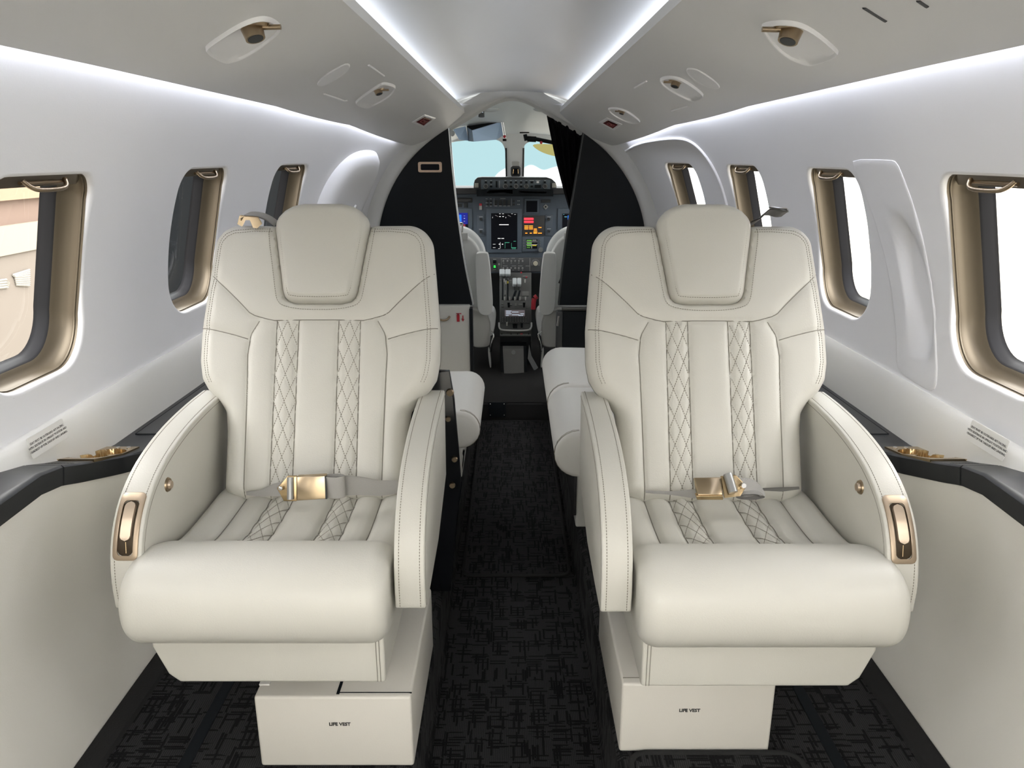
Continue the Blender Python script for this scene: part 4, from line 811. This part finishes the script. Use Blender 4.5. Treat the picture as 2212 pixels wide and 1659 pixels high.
def chair(sd, xc, yo, box, lab):
    mir = sd                                   # s>0 is the outer side
    r = thing('club_chair', (xc, 1.45+yo, .19), lab, 'armchair', 'facing club chairs on both sides of the aisle')
    def BP(s_, h, D): return np.array([xc+mir*s_, yo+1.57+.421*h-.907*D, .69+.907*h+.421*D])
    # --- backrest
    hs = np.r_[np.linspace(-.03, 0, 5), np.linspace(.004, .56, 120), .567+.055*np.sin(np.linspace(0, math.pi/2, 16))]; us = np.sin(np.linspace(-1, 1, 131)*math.pi/2*.80)/math.sin(math.pi/2*.80)
    pts = np.array([(u*bw(h), h) for h in hs for u in us])
    out = [(bw(h), h) for h in hs]+[(-bw(h), h) for h in hs[::-1]]
    hp = [(hw(h)+.004, h-.004) for h in HW[0][:7]]+[(.125, .66), (-.125, .66)]+[(-hw(h)-.004, h-.004) for h in HW[0][:7][::-1]]
    def depth(P, pocket=True):
        e = np.where(inside(P, out), pold(P, out, True), 0)
        D = -.050*(1-np.sqrt(1-(1-np.clip(e/.042, 0, 1))**2)); g = np.zeros(len(P)); wide = np.zeros(len(P)); gd = np.zeros(len(P))
        for S_ in SEAMS: d = pold(P, S_); g = np.maximum(g, np.exp(-(d/.0045)**2)); wide = np.maximum(wide, np.exp(-(d/.016)**2))
        for S_ in DIA: gd = np.maximum(gd, np.exp(-(segd(P, S_[0], S_[1])/.0035)**2))
        D = D-(.0030*g+.0035*wide+.0022*gd)*np.clip(e/.015, 0, 1)+.006*(np.abs(P[:, 0])/.27)**2
        if pocket: dh = pold(P, hp, True); D = np.where(inside(P, hp), D-.028*np.clip(dh/.010, 0, 1), D-.004*np.exp(-(dh/.006)**2))
        return D
    e = pold(pts, out, True); D = depth(pts)
    dd = {}
    n_, m_ = len(hs), len(us); G = [[BP(pts[i*m_+j, 0], pts[i*m_+j, 1], D[i*m_+j]) for j in range(m_)] for i in range(n_)]
    mb = MB(); mb.grid(G)
    Bk = [[BP(pts[i*m_+j, 0], pts[i*m_+j, 1], -.05-.05*math.sqrt(max(0, 1-(1-min(e[i*m_+j]/.03, 1))**2))) for j in range(0, m_, 5)] for i in range(n_)]
    mb.grid(Bk)
    back = build('backrest', mb, LEATHER, r)
    def Dat(s_, h): return float(depth(np.array([(s_, h)]), False)[0])
    def lines(L, off, rad, mb): 
        L = np.array(L); Dq = depth(L, False); mb.tube([BP(p[0], p[1], q+off) for p, q in zip(L, Dq)], rad, 4)
    mb = MB()
    for S_ in SEAMS:
        lines(resample(S_, 40), .0006, .0012, mb)
    build('seam_line', mb, SEAM, back)
    mb = MB()
    for S_ in DIA:
        for a, b in dashes(S_): lines([a, b], .0006, .0009, mb)
    bord = [(bw(h)-.020, h) for h in np.linspace(.24, .56, 20)]+[(.232, .578), (.222, .590), (.205, .598), (.16, .603), (.118, .603)]
    for mm in (1, -1):
        for off in (0, .007):
            for a, b in dashes([(mm*(p[0]-off*(1 if p[1] < .575 else .6)), p[1]-(off if p[1] > .57 else 0)) for p in bord]): mb.tube([BP(a[0], a[1], Dat(*a)+.0004), BP(b[0], b[1], Dat(*b)+.0004)], .0006, 4)
    pock = [(hw(h)+.013, h-.012) for h in HW[0][6:0:-1]]+[(.05, .410), (0, .408), (-.05, .410)]+[(-hw(h)-.013, h-.012) for h in HW[0][1:7]]
    for a, b in dashes(smoothline(pock, 1)): mb.tube([BP(a[0], a[1], Dat(*a)+.0006), BP(b[0], b[1], Dat(*b)+.0006)], .0006, 4)
    build('stitching', mb, THREAD, back)
    # --- headrest
    hs2 = np.array(sorted(set(list(np.linspace(.424, .46, 12))+list(np.linspace(.46, .62, 26))+list(np.linspace(.62, .666, 14))))); us2 = np.sin(np.linspace(-1, 1, 61)*math.pi/2)
    p2 = np.array([(u*hw(h), h) for h in hs2 for u in us2]); o2 = [(hw(h), h) for h in hs2]+[(-hw(h), h) for h in hs2[::-1]]; e2 = pold(p2, o2, True)
    D2 = -.018+.030*np.sqrt(1-(1-np.clip(e2/.022, 0, 1))**2)+.006*np.sqrt(np.clip(e2/.08, 0, 1)); db = np.abs(e2-.013)
    D2 -= .0015*np.exp(-(db/.003)**2)*(p2[:, 1] < .615)
    m2 = len(us2); mb = MB(); mb.grid([[BP(p2[i*m2+j, 0], p2[i*m2+j, 1], D2[i*m2+j]) for j in range(m2)] for i in range(len(hs2))])
    mb.grid([[BP(p2[i*m2+j, 0], p2[i*m2+j, 1], -.018-.06*math.sqrt(max(0, 1-(1-min(e2[i*m2+j]/.03, 1))**2))) for j in range(0, m2, 3)] for i in range(len(hs2))])
    head = build('headrest', mb, LEATHER, r)
    mb = MB(); L = [(hw(h)-.014, h) for h in np.linspace(.61, .455, 14)]+[(.068, .440), (.045, .437), (0, .436)]; L = L+[(-p[0], p[1]) for p in L[::-1][1:]]
    for off in (0, -.006):
        for a, b in dashes([(p[0]*(1+off*4), p[1]-off*.5) for p in L]): mb.tube([BP(a[0], a[1], .0105), BP(b[0], b[1], .0105)], .0006, 4)
    build('stitching', mb, THREAD, head)
    # --- seat cushion with front roll
    top = [(1.64, .668), (1.60, .672), (1.50, .668), (1.42, .668), (1.38, .672), (1.355, .679)]
    roll = [(1.335, .691), (1.305, .701), (1.27, .706), (1.235, .704), (1.20, .692), (1.178, .672), (1.167, .645), (1.164, .615), (1.170, .585), (1.186, .562), (1.21, .549), (1.24, .543)]
    bot = [(1.35, .545), (1.64, .56)]
    prof = resample([np.array(top[0])]+[np.array(p) for p in smoothline(top+roll+bot, 2)][1:], 110)
    wi, wo = .222, .252                        # aisle side, outer side half widths
    sv = np.r_[-wi+.035*(1-np.cos(np.linspace(0, math.pi/2, 9))), np.linspace(-wi+.04, wo-.04, 90), wo-.035*(1-np.cos(np.linspace(math.pi/2, 0, 9)))]
    nrm = np.zeros_like(prof); tg = np.gradient(prof, axis=0); nrm[:, 0] = tg[:, 1]; nrm[:, 1] = -tg[:, 0]; nrm /= np.linalg.norm(nrm, axis=1)[:, None]
    if nrm[10, 1] < 0: nrm = -nrm
    cs = [-.152, -.096, -.046, .046, .096, .152]
    sdia = [s_ for b in BANDS for s_ in diamonds(b[0], b[1], 1.335, 1.60, .058, 1.60)]
    G = []; surf = {}
    P2 = []
    for s_ in sv:
        ed = min(s_+wi, wo-s_); ins = .035*(1-math.sqrt(max(0, 1-(1-min(ed/.035, 1))**2))); row = []
        for k, (y, z) in enumerate(prof):
            sq = s_
            if s_ > 0 and y > 1.28 : sq = s_*(1-.085*ss((y-1.28)/.06))   # outer flare of the roll in front of the arm
            row.append([sq, y-nrm[k, 0]*ins*.9, z-nrm[k, 1]*ins*.9, nrm[k, 0], nrm[k, 1], y])
        P2.append(row)
    P2 = np.array(P2); flat = P2[:, :, :2].reshape(-1, 2); flat = np.stack([P2[:, :, 0].ravel(), P2[:, :, 5].ravel()], 1)
    isTop = np.tile((np.arange(110) < 60), len(sv)) & (P2[:, :, 4].ravel() > .3)
    fade = np.clip((flat[:, 1]-1.335)/.03, 0, 1)*isTop
    def dzf(Q, top_):
        fade = np.clip((Q[:, 1]-1.335)/.03, 0, 1)*top_; dch = np.min([np.abs(Q[:, 0]-c) for c in cs], 0); z = -(.0075*np.exp(-(dch/.007)**2)+.005*np.exp(-(dch/.02)**2))*fade-.004*np.exp(-((Q[:, 1]-1.340)/.012)**2)*top_; gd = np.zeros(len(Q))
        for S_ in sdia: gd = np.maximum(gd, np.exp(-(segd(Q, S_[0], S_[1])/.004)**2))
        return z-.004*gd*fade
    dz = dzf(flat, isTop)
    dz = dz.reshape(len(sv), -1)
    G = [[np.array([xc+mir*P2[i, k, 0], yo+P2[i, k, 1], P2[i, k, 2]+dz[i, k]]) for k in range(110)] for i in range(len(sv))]
    mb = MB(); mb.loft(G, True, True); cush = build('seat_cushion', mb, LEATHER, r)
    def ztop(y): return float(np.interp(y, prof[:45, 0][::-1], prof[:45, 1][::-1]))
    mb = MB()
    def sline(L, rad, off=.0002):
        L = np.array(L); q = dzf(L, np.ones(len(L))); mb.tube([(xc+mir*p[0], yo+p[1], ztop(p[1])+z_+off) for p, z_ in zip(L, q)], rad, 4)
    for c in cs: sline([(c, y) for y in np.linspace(1.62, 1.352, 20)], .0010, .0012)
    build('seam_line', mb, SEAM, cush)
    mb = MB()
    for b0_, b1_ in BANDS:
        mb = MB()
        for S_ in sdia:
            if b0_-.001 < (S_[0][0]+S_[1][0])/2 < b1_+.001:
                for a, b in dashes(S_, .006, .8): sline([a, b], .00055, .0016)
        build('diamond_stitching', mb, THREAD, cush)
    for sx, ins in ((-wi, .010), (wo, -.012)):
        L = [(sx+ins, q[0]-.006*n_[0]*0, q[1], n_) for q, n_ in zip(prof[50:100], nrm[50:100])]
        LL = [np.array([xc+mir*p[0], yo+p[1]-p[3][0]*.0105+p[3][0]*.0, p[2]-p[3][1]*.0105]) for p in L]
        mb = MB()
        for a, b in dashes(LL): mb.tube([a, b], .0007, 4)
        build('stitching', mb, THREAD, cush)
    # --- armrests
    PR = smoothline([(1.74, .868), (1.64, .868), (1.52, .860), (1.43, .844), (1.36, .822), (1.295, .782), (1.255, .725), (1.238, .66), (1.240, .60)], 2)
    low = [np.array(p) for p in ((1.26, .592), (1.33, .592), (1.50, .60), (1.72, .66))]
    arms = []
    for inner in (True, False):
        xa, xb = (-.285, -.229) if inner else (.229, .287)
        loop = PR+low; mb = MB(); mb.slab([(xc+mir*xa, yo+p[0], p[1]) for p in loop], (mir*(xb-xa), 0, 0)); arm = build('armrest', mb, LEATHER, r, bev=.009, seg=4, angle=40); arms.append(arm)
        mb = MB(); PRa = np.array(PR); tg = np.gradient(PRa, axis=0); nn_ = np.stack([tg[:, 1], -tg[:, 0]], 1); nn_ /= np.linalg.norm(nn_, axis=1)[:, None]
        if nn_[2, 1] < 0: nn_ = -nn_
        for xs in (xa+.009, xb-.009):
            L = [np.array([xc+mir*xs, yo+p[0]+q[0]*.0002, p[1]+q[1]*.0002]) for p, q in zip(PRa, nn_)]
            mb = MB()
            for a, b in dashes(L): mb.tube([a, b], .0007, 4)
            build('stitching', mb, THREAD, arm)
        for xs in (xa, xb):                    # welt line on the faces just inside the edge
            mb = MB(); L = [np.array([xc+mir*xs, yo+p[0]-q[0]*.011, p[1]-q[1]*.011]) for p, q in zip(PRa, nn_)]; mb.tube(L, .0007, 4); build('welt_line', mb, SEAM, arm)
    # recessed release latch on the outer arm, following the front curve
    arm = arms[1]; xm = .258
    L = resample([np.array(p) for p in PR], 200); d0 = np.array([1.315, .797]); i0 = int(np.argmin(np.linalg.norm(L-d0, axis=1)))
    cum = np.r_[0, np.cumsum(np.linalg.norm(np.diff(L, axis=0), axis=1))]; c0 = cum[i0]+.062
    def AP(s_, v, D):
        q = c0-v; y = np.interp(q, cum, L[:, 0]); z = np.interp(q, cum, L[:, 1]); y2 = np.interp(q+.004, cum, L[:, 0]); z2 = np.interp(q+.004, cum, L[:, 1]); t_ = np.array([y2-y, z2-z]); t_ /= np.linalg.norm(t_); n_ = np.array([t_[1], -t_[0]])
        if n_[0] > 0: n_ = -n_
        return np.array([xc+mir*(xm+s_), yo+y+n_[0]*D, z+n_[1]*D])
    q = dense(rrect(.0225, .063, .010, 5)); qi = [tuple(np.array([a*.64, b*.80-.004])) for a, b in q]
    mb = MB(); mb.grid([[AP(a, b, -.001) for a, b in q], [AP(a, b, .0025) for a, b in q], [AP(a*.93, b*.975, .0035) for a, b in q], [AP(a, b, .0035) for a, b in qi], [AP(a, b, .0006) for a, b in qi]], True); lt = build('latch_plate', mb, mat('matt bronze', (.42, .33, .24), .42, metal=.75), arm)
    def pill(w_, v0, v1, D0, D1, name, m, par):
        G = []
        for t in np.linspace(0, 1, 25):
            v = v0+(v1-v0)*t; d_ = min(v-v0, v1-v); hwid = math.sqrt(max(w_*w_-max(w_-d_, 0)**2, 1e-9)); G.append([AP(-hwid, v, D0)]+[AP(hwid*u, v, D1) for u in (-.9, -.5, 0, .5, .9)]+[AP(hwid, v, D0)])
        return build(name, MB().grid(G), m, par)
    pill(.0150, -.0565, .0485, .0012, .0014, 'latch_recess', mat('dark bronze recess', (.05, .035, .02), .3, metal=.6), lt)
    pill(.0105, -.028, .043, .002, .0068, 'latch_lever', mat('satin bronze', (.50, .40, .30), .35, metal=.7), lt)
    mb = MB(); mb.tube([AP(0, -.03, .002), AP(-.002, -.050, .002)], .0009, 5); build('latch_spring', mb, GOLD, lt)
    # round button on the inner face of the outer arm
    yb, zb = 1.385, .783; xf = .229; c = np.array([xc+mir*xf, yo+yb, zb]); mb = MB(); mb.cyl(c, (-mir, 0, 0), .0145, .003, 24, .013); bt = build('button_bezel', mb, BRONZE, arm)
    mb = MB(); mb.cyl(c+np.array([-mir*.003, 0, 0]), (-mir, 0, 0), .0085, .005, 20, .0075); build('button', mb, mat('satin bronze', (.5, .4, .3), .35), bt)
    # --- skirt below the cushion
    P = [(-.205, .552), (.228, .552), (.228, .52), (.205, .46), (.185, .442), (-.205, .442)]
    mb = MB(); mb.slab([(xc+mir*a, yo+1.235, b) for a, b in P], (0, .42, 0)); sk = build('skirt', mb, LEATHER, r, bev=.006)
    mb = MB(); 
    for xs in (-.190, -.196): mb.tube([(xc+mir*xs, yo+1.2345, .445), (xc+mir*xs, yo+1.2345, .55)], .0008, 4)
    build('seam_line', mb, SEAM, sk)
    mb = MB(); mb.slab([(xc+mir*-.222, yo+1.28, .60), (xc+mir*-.222, yo+1.29, .575), (xc+mir*-.222, yo+1.34, .555), (xc+mir*-.222, yo+1.66, .56), (xc+mir*-.222, yo+1.66, .62)], (-mir*.045, 0, 0)); build('arm_bracket', mb, LEATHER, r, bev=.008)
    # --- pedestal box
    bx0, bx1, by0, by1, bz1 = box; mb = MB(); mb.box(min(bx0, bx1), max(bx0, bx1), by0, by1, .192, bz1)
    bxo = build('life_vest_box', mb, mat('box cover', (.60, .575, .52), .45, bump=.15, bscale=300), r, bev=.006)
    xm_ = (bx0+bx1)/2; text('lettering', 'LIFE VEST', .0105, (xm_+(.011 if sd < 0 else -.016), by0-.0006, .297), (1, 0, 0), (0, 0, 1), TXT, bxo, depth=.0002, bold=.0004)
    bi, bo = bx0, bx1                          # bi = aisle side
    mb = MB(); xx = bi+(bo-bi)*.47
    if sd < 0: mb.box(xx-.003, xx+.003, by0+.008, by1, bz1-.002, bz1+.0012); mb.box(min(xx, bi), max(xx, bi), by0+.012, by0+.014, bz1-.001, bz1+.0008)
    else: mb.box(min(xx, bi)+.004, max(xx, bi), by0+.018, by0+.0195, bz1-.001, bz1+.001); mb.box(xx-.001, xx+.001, by0+.018, by1, bz1-.001, bz1+.001)
    build('lid_gap', mb, BLACK if sd < 0 else SEAM, bxo, smooth=False)
    mb = MB(); xo = bo; mb.box(min(xo, xo-sd*.022), max(xo, xo-sd*.022), by0+.035, by1, bz1-.001, bz1+.003); build('lid_strip', mb, LEATH2, bxo, bev=.0012)
    mb = MB(); mb.box(min(bi, bo)+.07, max(bi, bo)-.07, by0+.12, by1-.02, bz1-.005, .46); build('pedestal_column', mb, BLACK, r)
    # --- belt tongue on the shoulder of the back
    hs_ = .625; sxx = .155
    if sd < 0:
        mb = MB(); L = [BP(.118, .628, -.035), BP(.135, .640, -.03), BP(.155, .646, -.022), BP(.178, .645, -.015), BP(.190, .634, -.008)]
        G = [[p+np.array([0, dd_, dd_*.2]) for dd_ in (-.018, .018)] for p in smoothline(L, 2)]; mb.grid(G); mb.grid([[p+np.array([0, 0, -.0025]) for p in row] for row in G]); b_ = build('shoulder_belt', mb, WEB, r)
        mb = MB(); mb.slab([BP(s_, h, .002) for s_, h in ((.193, .632), (.197, .612), (.185, .606), (.178, .622), (.168, .622), (.160, .603), (.150, .602), (.140, .612), (.150, .628))], (0, .004, .002)); build('belt_clip', mb, GOLD, b_, smooth=False)
    else:
        mb = MB(); L = [BP(.112, .626, -.03), BP(.135, .634, -.03), BP(.150, .655, -.03), BP(.168, .656, -.03), BP(.185, .650, -.03), BP(.198, .652, -.03)]
        G = [[p+np.array([0, dd_, -dd_*.35]) for dd_ in (-.028, .02)] for p in smoothline(L, 2)]; mb.grid(G); mb.grid([[p+np.array([0, 0, -.003]) for p in row] for row in G]); b_ = build('shoulder_belt', mb, mat('dark webbing', (.16, .155, .145), .6), r)
        mb = MB(); mb.tube([BP(.155, .660, -.01), BP(.175, .657, -.01), BP(.196, .655, -.01), BP(.198, .646, -.01)], .003, 6); build('belt_clip', mb, CHROME, b_)
    # --- lap belt with lift buckle; stands upright against the bottom of the back
    if sd < 0:
        bp = lambda px, py, y=1.525: at(px, py, y+yo)
        def strip(L, w, name, m, par): 
            mb = MB(); L = [np.array(p) for p in L]; G = []
            for p, h_ in zip(L, w if isinstance(w, list) else [w]*len(L)): G.append([p+np.array([0, 0, h_/2]), p-np.array([0, 0, h_/2])])
            mb.grid(G); G2 = [[q+np.array([0, .002, 0]) for q in row] for row in G]; mb.grid(G2); return build(name, mb, m, par)
        lap = strip([bp(860, 1052, 1.53), bp(820, 1055, 1.52), bp(780, 1050, 1.51), bp(742, 1049, 1.505), bp(706, 1052, 1.50)], [.030, .036, .042, .046, .046], 'lap_belt', WEB, r)
        strip([bp(532, 1066, 1.56), bp(560, 1066, 1.55), bp(590, 1059, 1.53), bp(610, 1056, 1.51)], [.008, .014, .028, .032], 'webbing', WEB, lap)
        mb = MB(); c = bp(724, 1050, 1.488); mb.loft([[c+np.array([.021*math.cos(a), .010*math.sin(a), z]) for a in np.linspace(0, 2*math.pi, 24)[:-1]] for z in (.024, -.024)]); build('webbing_loop', mb, WEB, lap)
        A = [bp(641, 1030, 1.485), bp(704, 1027, 1.485), bp(704, 1078, 1.47), bp(641, 1082, 1.47)]; mb = MB(); mb.slab(A, (0, .012, .0)); bk = build('buckle', mb, mat('buckle gold', (.46, .36, .24), .2, metal=1), lap, bev=.0015)
        A = [bp(621, 1029, 1.487), bp(641, 1029, 1.487), bp(641, 1083, 1.472), bp(613, 1083, 1.472), bp(598, 1055, 1.48)]; mb = MB(); mb.slab(A, (0, .006, 0)); build('buckle_tongue', mb, GOLD, lap, bev=.001)
        mb = MB(); mb.tube([bp(627, 1031, 1.484), bp(627, 1079, 1.469)], .0068, 12); build('buckle_bar', mb, mat('grey roller', (.33, .33, .32), .35, metal=.5), bk)
        mb = MB(); mb.ell(bp(606, 1055, 1.475), .005, .003, .005, 8); build('rivet', mb, CHROME, bk)
        mb = MB(); mb.tube([bp(703, 1028, 1.483), bp(705, 1078, 1.468)], .002, 6); build('buckle_edge', mb, DGREY, bk)
    else:
        bp = lambda px, py, y=1.545: at(px, py, y+yo)
        def strip(T, B, name, m, par):
            mb = MB(); mb.grid([[np.array(a), np.array(b)] for a, b in zip(T, B)]); mb.grid([[np.array(a)+np.array([0, .002, .001]), np.array(b)+np.array([0, .002, .001])] for a, b in zip(T, B)]); return build(name, mb, m, par)
        lap = strip([bp(1395, 1061, 1.55), bp(1450, 1063, 1.54), bp(1502, 1058, 1.51)], [bp(1395, 1065, 1.55), bp(1450, 1069, 1.53), bp(1502, 1077, 1.50)], 'lap_belt', WEB, r)
        T = smoothline([bp(1590, 1038, 1.50), bp(1615, 1032, 1.505), bp(1640, 1044, 1.51), bp(1653, 1066, 1.49)], 2); B = smoothline([bp(1585, 1072, 1.485), bp(1605, 1077, 1.485), bp(1630, 1079, 1.485), bp(1653, 1072, 1.485)], 2)
        strip(T, B, 'webbing', WEB, lap)
        mb = MB(); c = bp(1620, 1072, 1.48); mb.loft([[c+np.array([.030*math.cos(a), dy, .0065*math.sin(a)]) for a in np.linspace(0, 2*math.pi, 24)[:-1]] for dy in (-.004, .02)]); mb.loft([[c+np.array([.020*math.cos(a), dy, .0040*math.sin(a)]) for a in np.linspace(0, 2*math.pi, 24)[:-1]] for dy in (-.003, .02)]); build('webbing_roll', mb, WEB, lap)
        strip([bp(1648, 1056, 1.53), bp(1690, 1054, 1.54), bp(1727, 1053, 1.545)], [bp(1648, 1060, 1.53), bp(1690, 1062, 1.54), bp(1727, 1057, 1.545)], 'webbing', mat('dark webbing', (.16, .155, .145), .6), lap)
        A = [bp(1500, 1032, 1.50), bp(1560, 1031, 1.50), bp(1562, 1070, 1.475), bp(1507, 1070, 1.475)]; mb = MB(); mb.slab(A, (0, .014, -.006)); bk = build('buckle', mb, mat('buckle gold', (.46, .36, .24), .2, metal=1), lap, bev=.0025)
        A = [bp(1504, 1071, 1.473), bp(1562, 1071, 1.473), bp(1562, 1080, 1.473), bp(1506, 1080, 1.473)]; mb = MB(); mb.slab(A, (0, .014, 0)); build('buckle_side', mb, GOLD, bk, bev=.001)
        A = [bp(1557, 1030, 1.503), bp(1590, 1027, 1.503), bp(1613, 1050, 1.49), bp(1600, 1072, 1.475), bp(1565, 1076, 1.475)]; mb = MB(); mb.slab(A, (0, .005, 0)); build('buckle_tongue', mb, GOLD, lap, bev=.001)
        mb = MB(); mb.tube([bp(1572, 1024, 1.495), bp(1584, 1064, 1.47)], .0095, 14); build('buckle_bar', mb, mat('grey roller', (.33, .33, .32), .35, metal=.5), bk)
        mb = MB(); mb.cyl(bp(1604, 1048, 1.487), (0, -1, .3), .006, .010, 12, .005); build('rivet', mb, CHROME, bk)
    return r
chair(-1, -.444, 0, (-.202, -.517, 1.295, 1.70, .362), 'cream leather club chair left of the aisle with diamond stitched back and gold buckle belt')
chair(1, .447, -.012, (.226, .542, 1.335, 1.74, .362), 'cream leather club chair right of the aisle with diamond stitched back and coiled grey belt')
# ------------------------------------------------------------------ outside
r = thing('hangar_building', (-3.6, 4.5, 0), 'beige building with white brushed marks seen through the nearest left window', 'building')
def hb(name, x, y0, y1, z0, z1, col, th=.2):
    mb = MB(); mb.box(x-th, x, y0, y1, z0, z1); return build(name, mb, mat(name+' paint', col, .8), r, smooth=False)
hb('lower_wall', -3.5, -6, 6.25, -1.5, .74, (0.150, 0.129, 0.108)); hb('canopy_band', -3.48, -6, 6.25, .74, .93, (0.240, 0.213, 0.168)); hb('upper_wall', -3.55, -6, 6.25, .93, 1.10, (0.156, 0.108, 0.084)); hb('orange_band', -3.5, -6, 6.25, 1.10, 1.22, (0.240, 0.165, 0.108)); hb('top_wall', -3.6, -6, 6.25, 1.22, 1.8, (0.180, 0.150, 0.126))
mb = MB()
for k in range(9): mb.tube([atx(28+k*1.0, 588+abs(k-4)*1.6+k*2.6, -3.49), atx(64, 583+k*4.2, -3.49)], .008, 4)
for k in range(4): mb.tube([atx(-30, 610+k*5, -3.49), atx(14, 604+k*5.5, -3.49), atx(20-k, 612+k*3, -3.49)], .008, 4)
build('brushed_lettering', mb, mat('white paint', (.3, .29, .26), .7), r)
mb = MB(); mb.box(-3.6, -3.4, 6.3, 14, -1.5, 2.2); tag(build('hangar_door', mb, mat('dark door', (.008, .009, .010), 1.0, spec=0), smooth=False), 'dark hangar door seen through the middle left window', 'hangar door')
mb = MB(); mb.box(-40, 40, -40, 60, -1.62, -1.6); tag(build('apron_ground', mb, mat('pale apron', (.36, .34, .29), .9), smooth=False), 'pale concrete apron outside below the windows', 'ground', kind='structure')
# ------------------------------------------------------------------ world
w = bpy.data.worlds.new('sky'); sc.world = w; w.use_nodes = True; nt = w.node_tree; bg = nt.nodes['Background']
tc = sock(nt, 'ShaderNodeTexCoord'); sp = sock(nt, 'ShaderNodeSeparateXYZ'); nt.links.new(tc.outputs['Generated'], sp.inputs[0])
nz = sock(nt, 'ShaderNodeTexNoise'); nz.inputs['Scale'].default_value = 11.0; nz.inputs['Detail'].default_value = 2; nt.links.new(tc.outputs['Generated'], nz.inputs['Vector'])
m1 = sock(nt, 'ShaderNodeMath', operation='MULTIPLY_ADD'); m1.inputs[1].default_value = -.14; m1.inputs[2].default_value = .068; nt.links.new(nz.outputs['Fac'], m1.inputs[0])
m2 = sock(nt, 'ShaderNodeMath', operation='ADD'); nt.links.new(m1.outputs[0], m2.inputs[1])
m3 = sock(nt, 'ShaderNodeMath', operation='MULTIPLY_ADD'); m3.inputs[1].default_value = -.3; nt.links.new(sp.outputs['X'], m3.inputs[0]); nt.links.new(sp.outputs['Z'], m3.inputs[2]); nt.links.new(m3.outputs[0], m2.inputs[0])
mr = sock(nt, 'ShaderNodeMapRange'); mr.inputs[1].default_value = -.024; mr.inputs[2].default_value = -.020; nt.links.new(m2.outputs[0], mr.inputs[0])
my = sock(nt, 'ShaderNodeMapRange'); my.inputs[1].default_value = .75; my.inputs[2].default_value = .93; nt.links.new(sp.outputs['Y'], my.inputs[0])
mm = sock(nt, 'ShaderNodeMath', operation='MULTIPLY'); nt.links.new(mr.outputs[0], mm.inputs[0]); nt.links.new(my.outputs[0], mm.inputs[1])
mx = sock(nt, 'ShaderNodeMix', data_type='RGBA'); mx.inputs[6].default_value = (2.6, 2.55, 2.48, 1); mx.inputs[7].default_value = (.37, .56, .59, 1)
nt.links.new(mm.outputs[0], mx.inputs[0]); nt.links.new(mx.outputs[2], bg.inputs['Color'])
zr = sock(nt, 'ShaderNodeMapRange'); zr.inputs[1].default_value = .06; zr.inputs[2].default_value = .5; zr.inputs[3].default_value = 1.0; zr.inputs[4].default_value = 3.0
nt.links.new(sp.outputs['Z'], zr.inputs[0]); nt.links.new(zr.outputs[0], bg.inputs['Strength'])
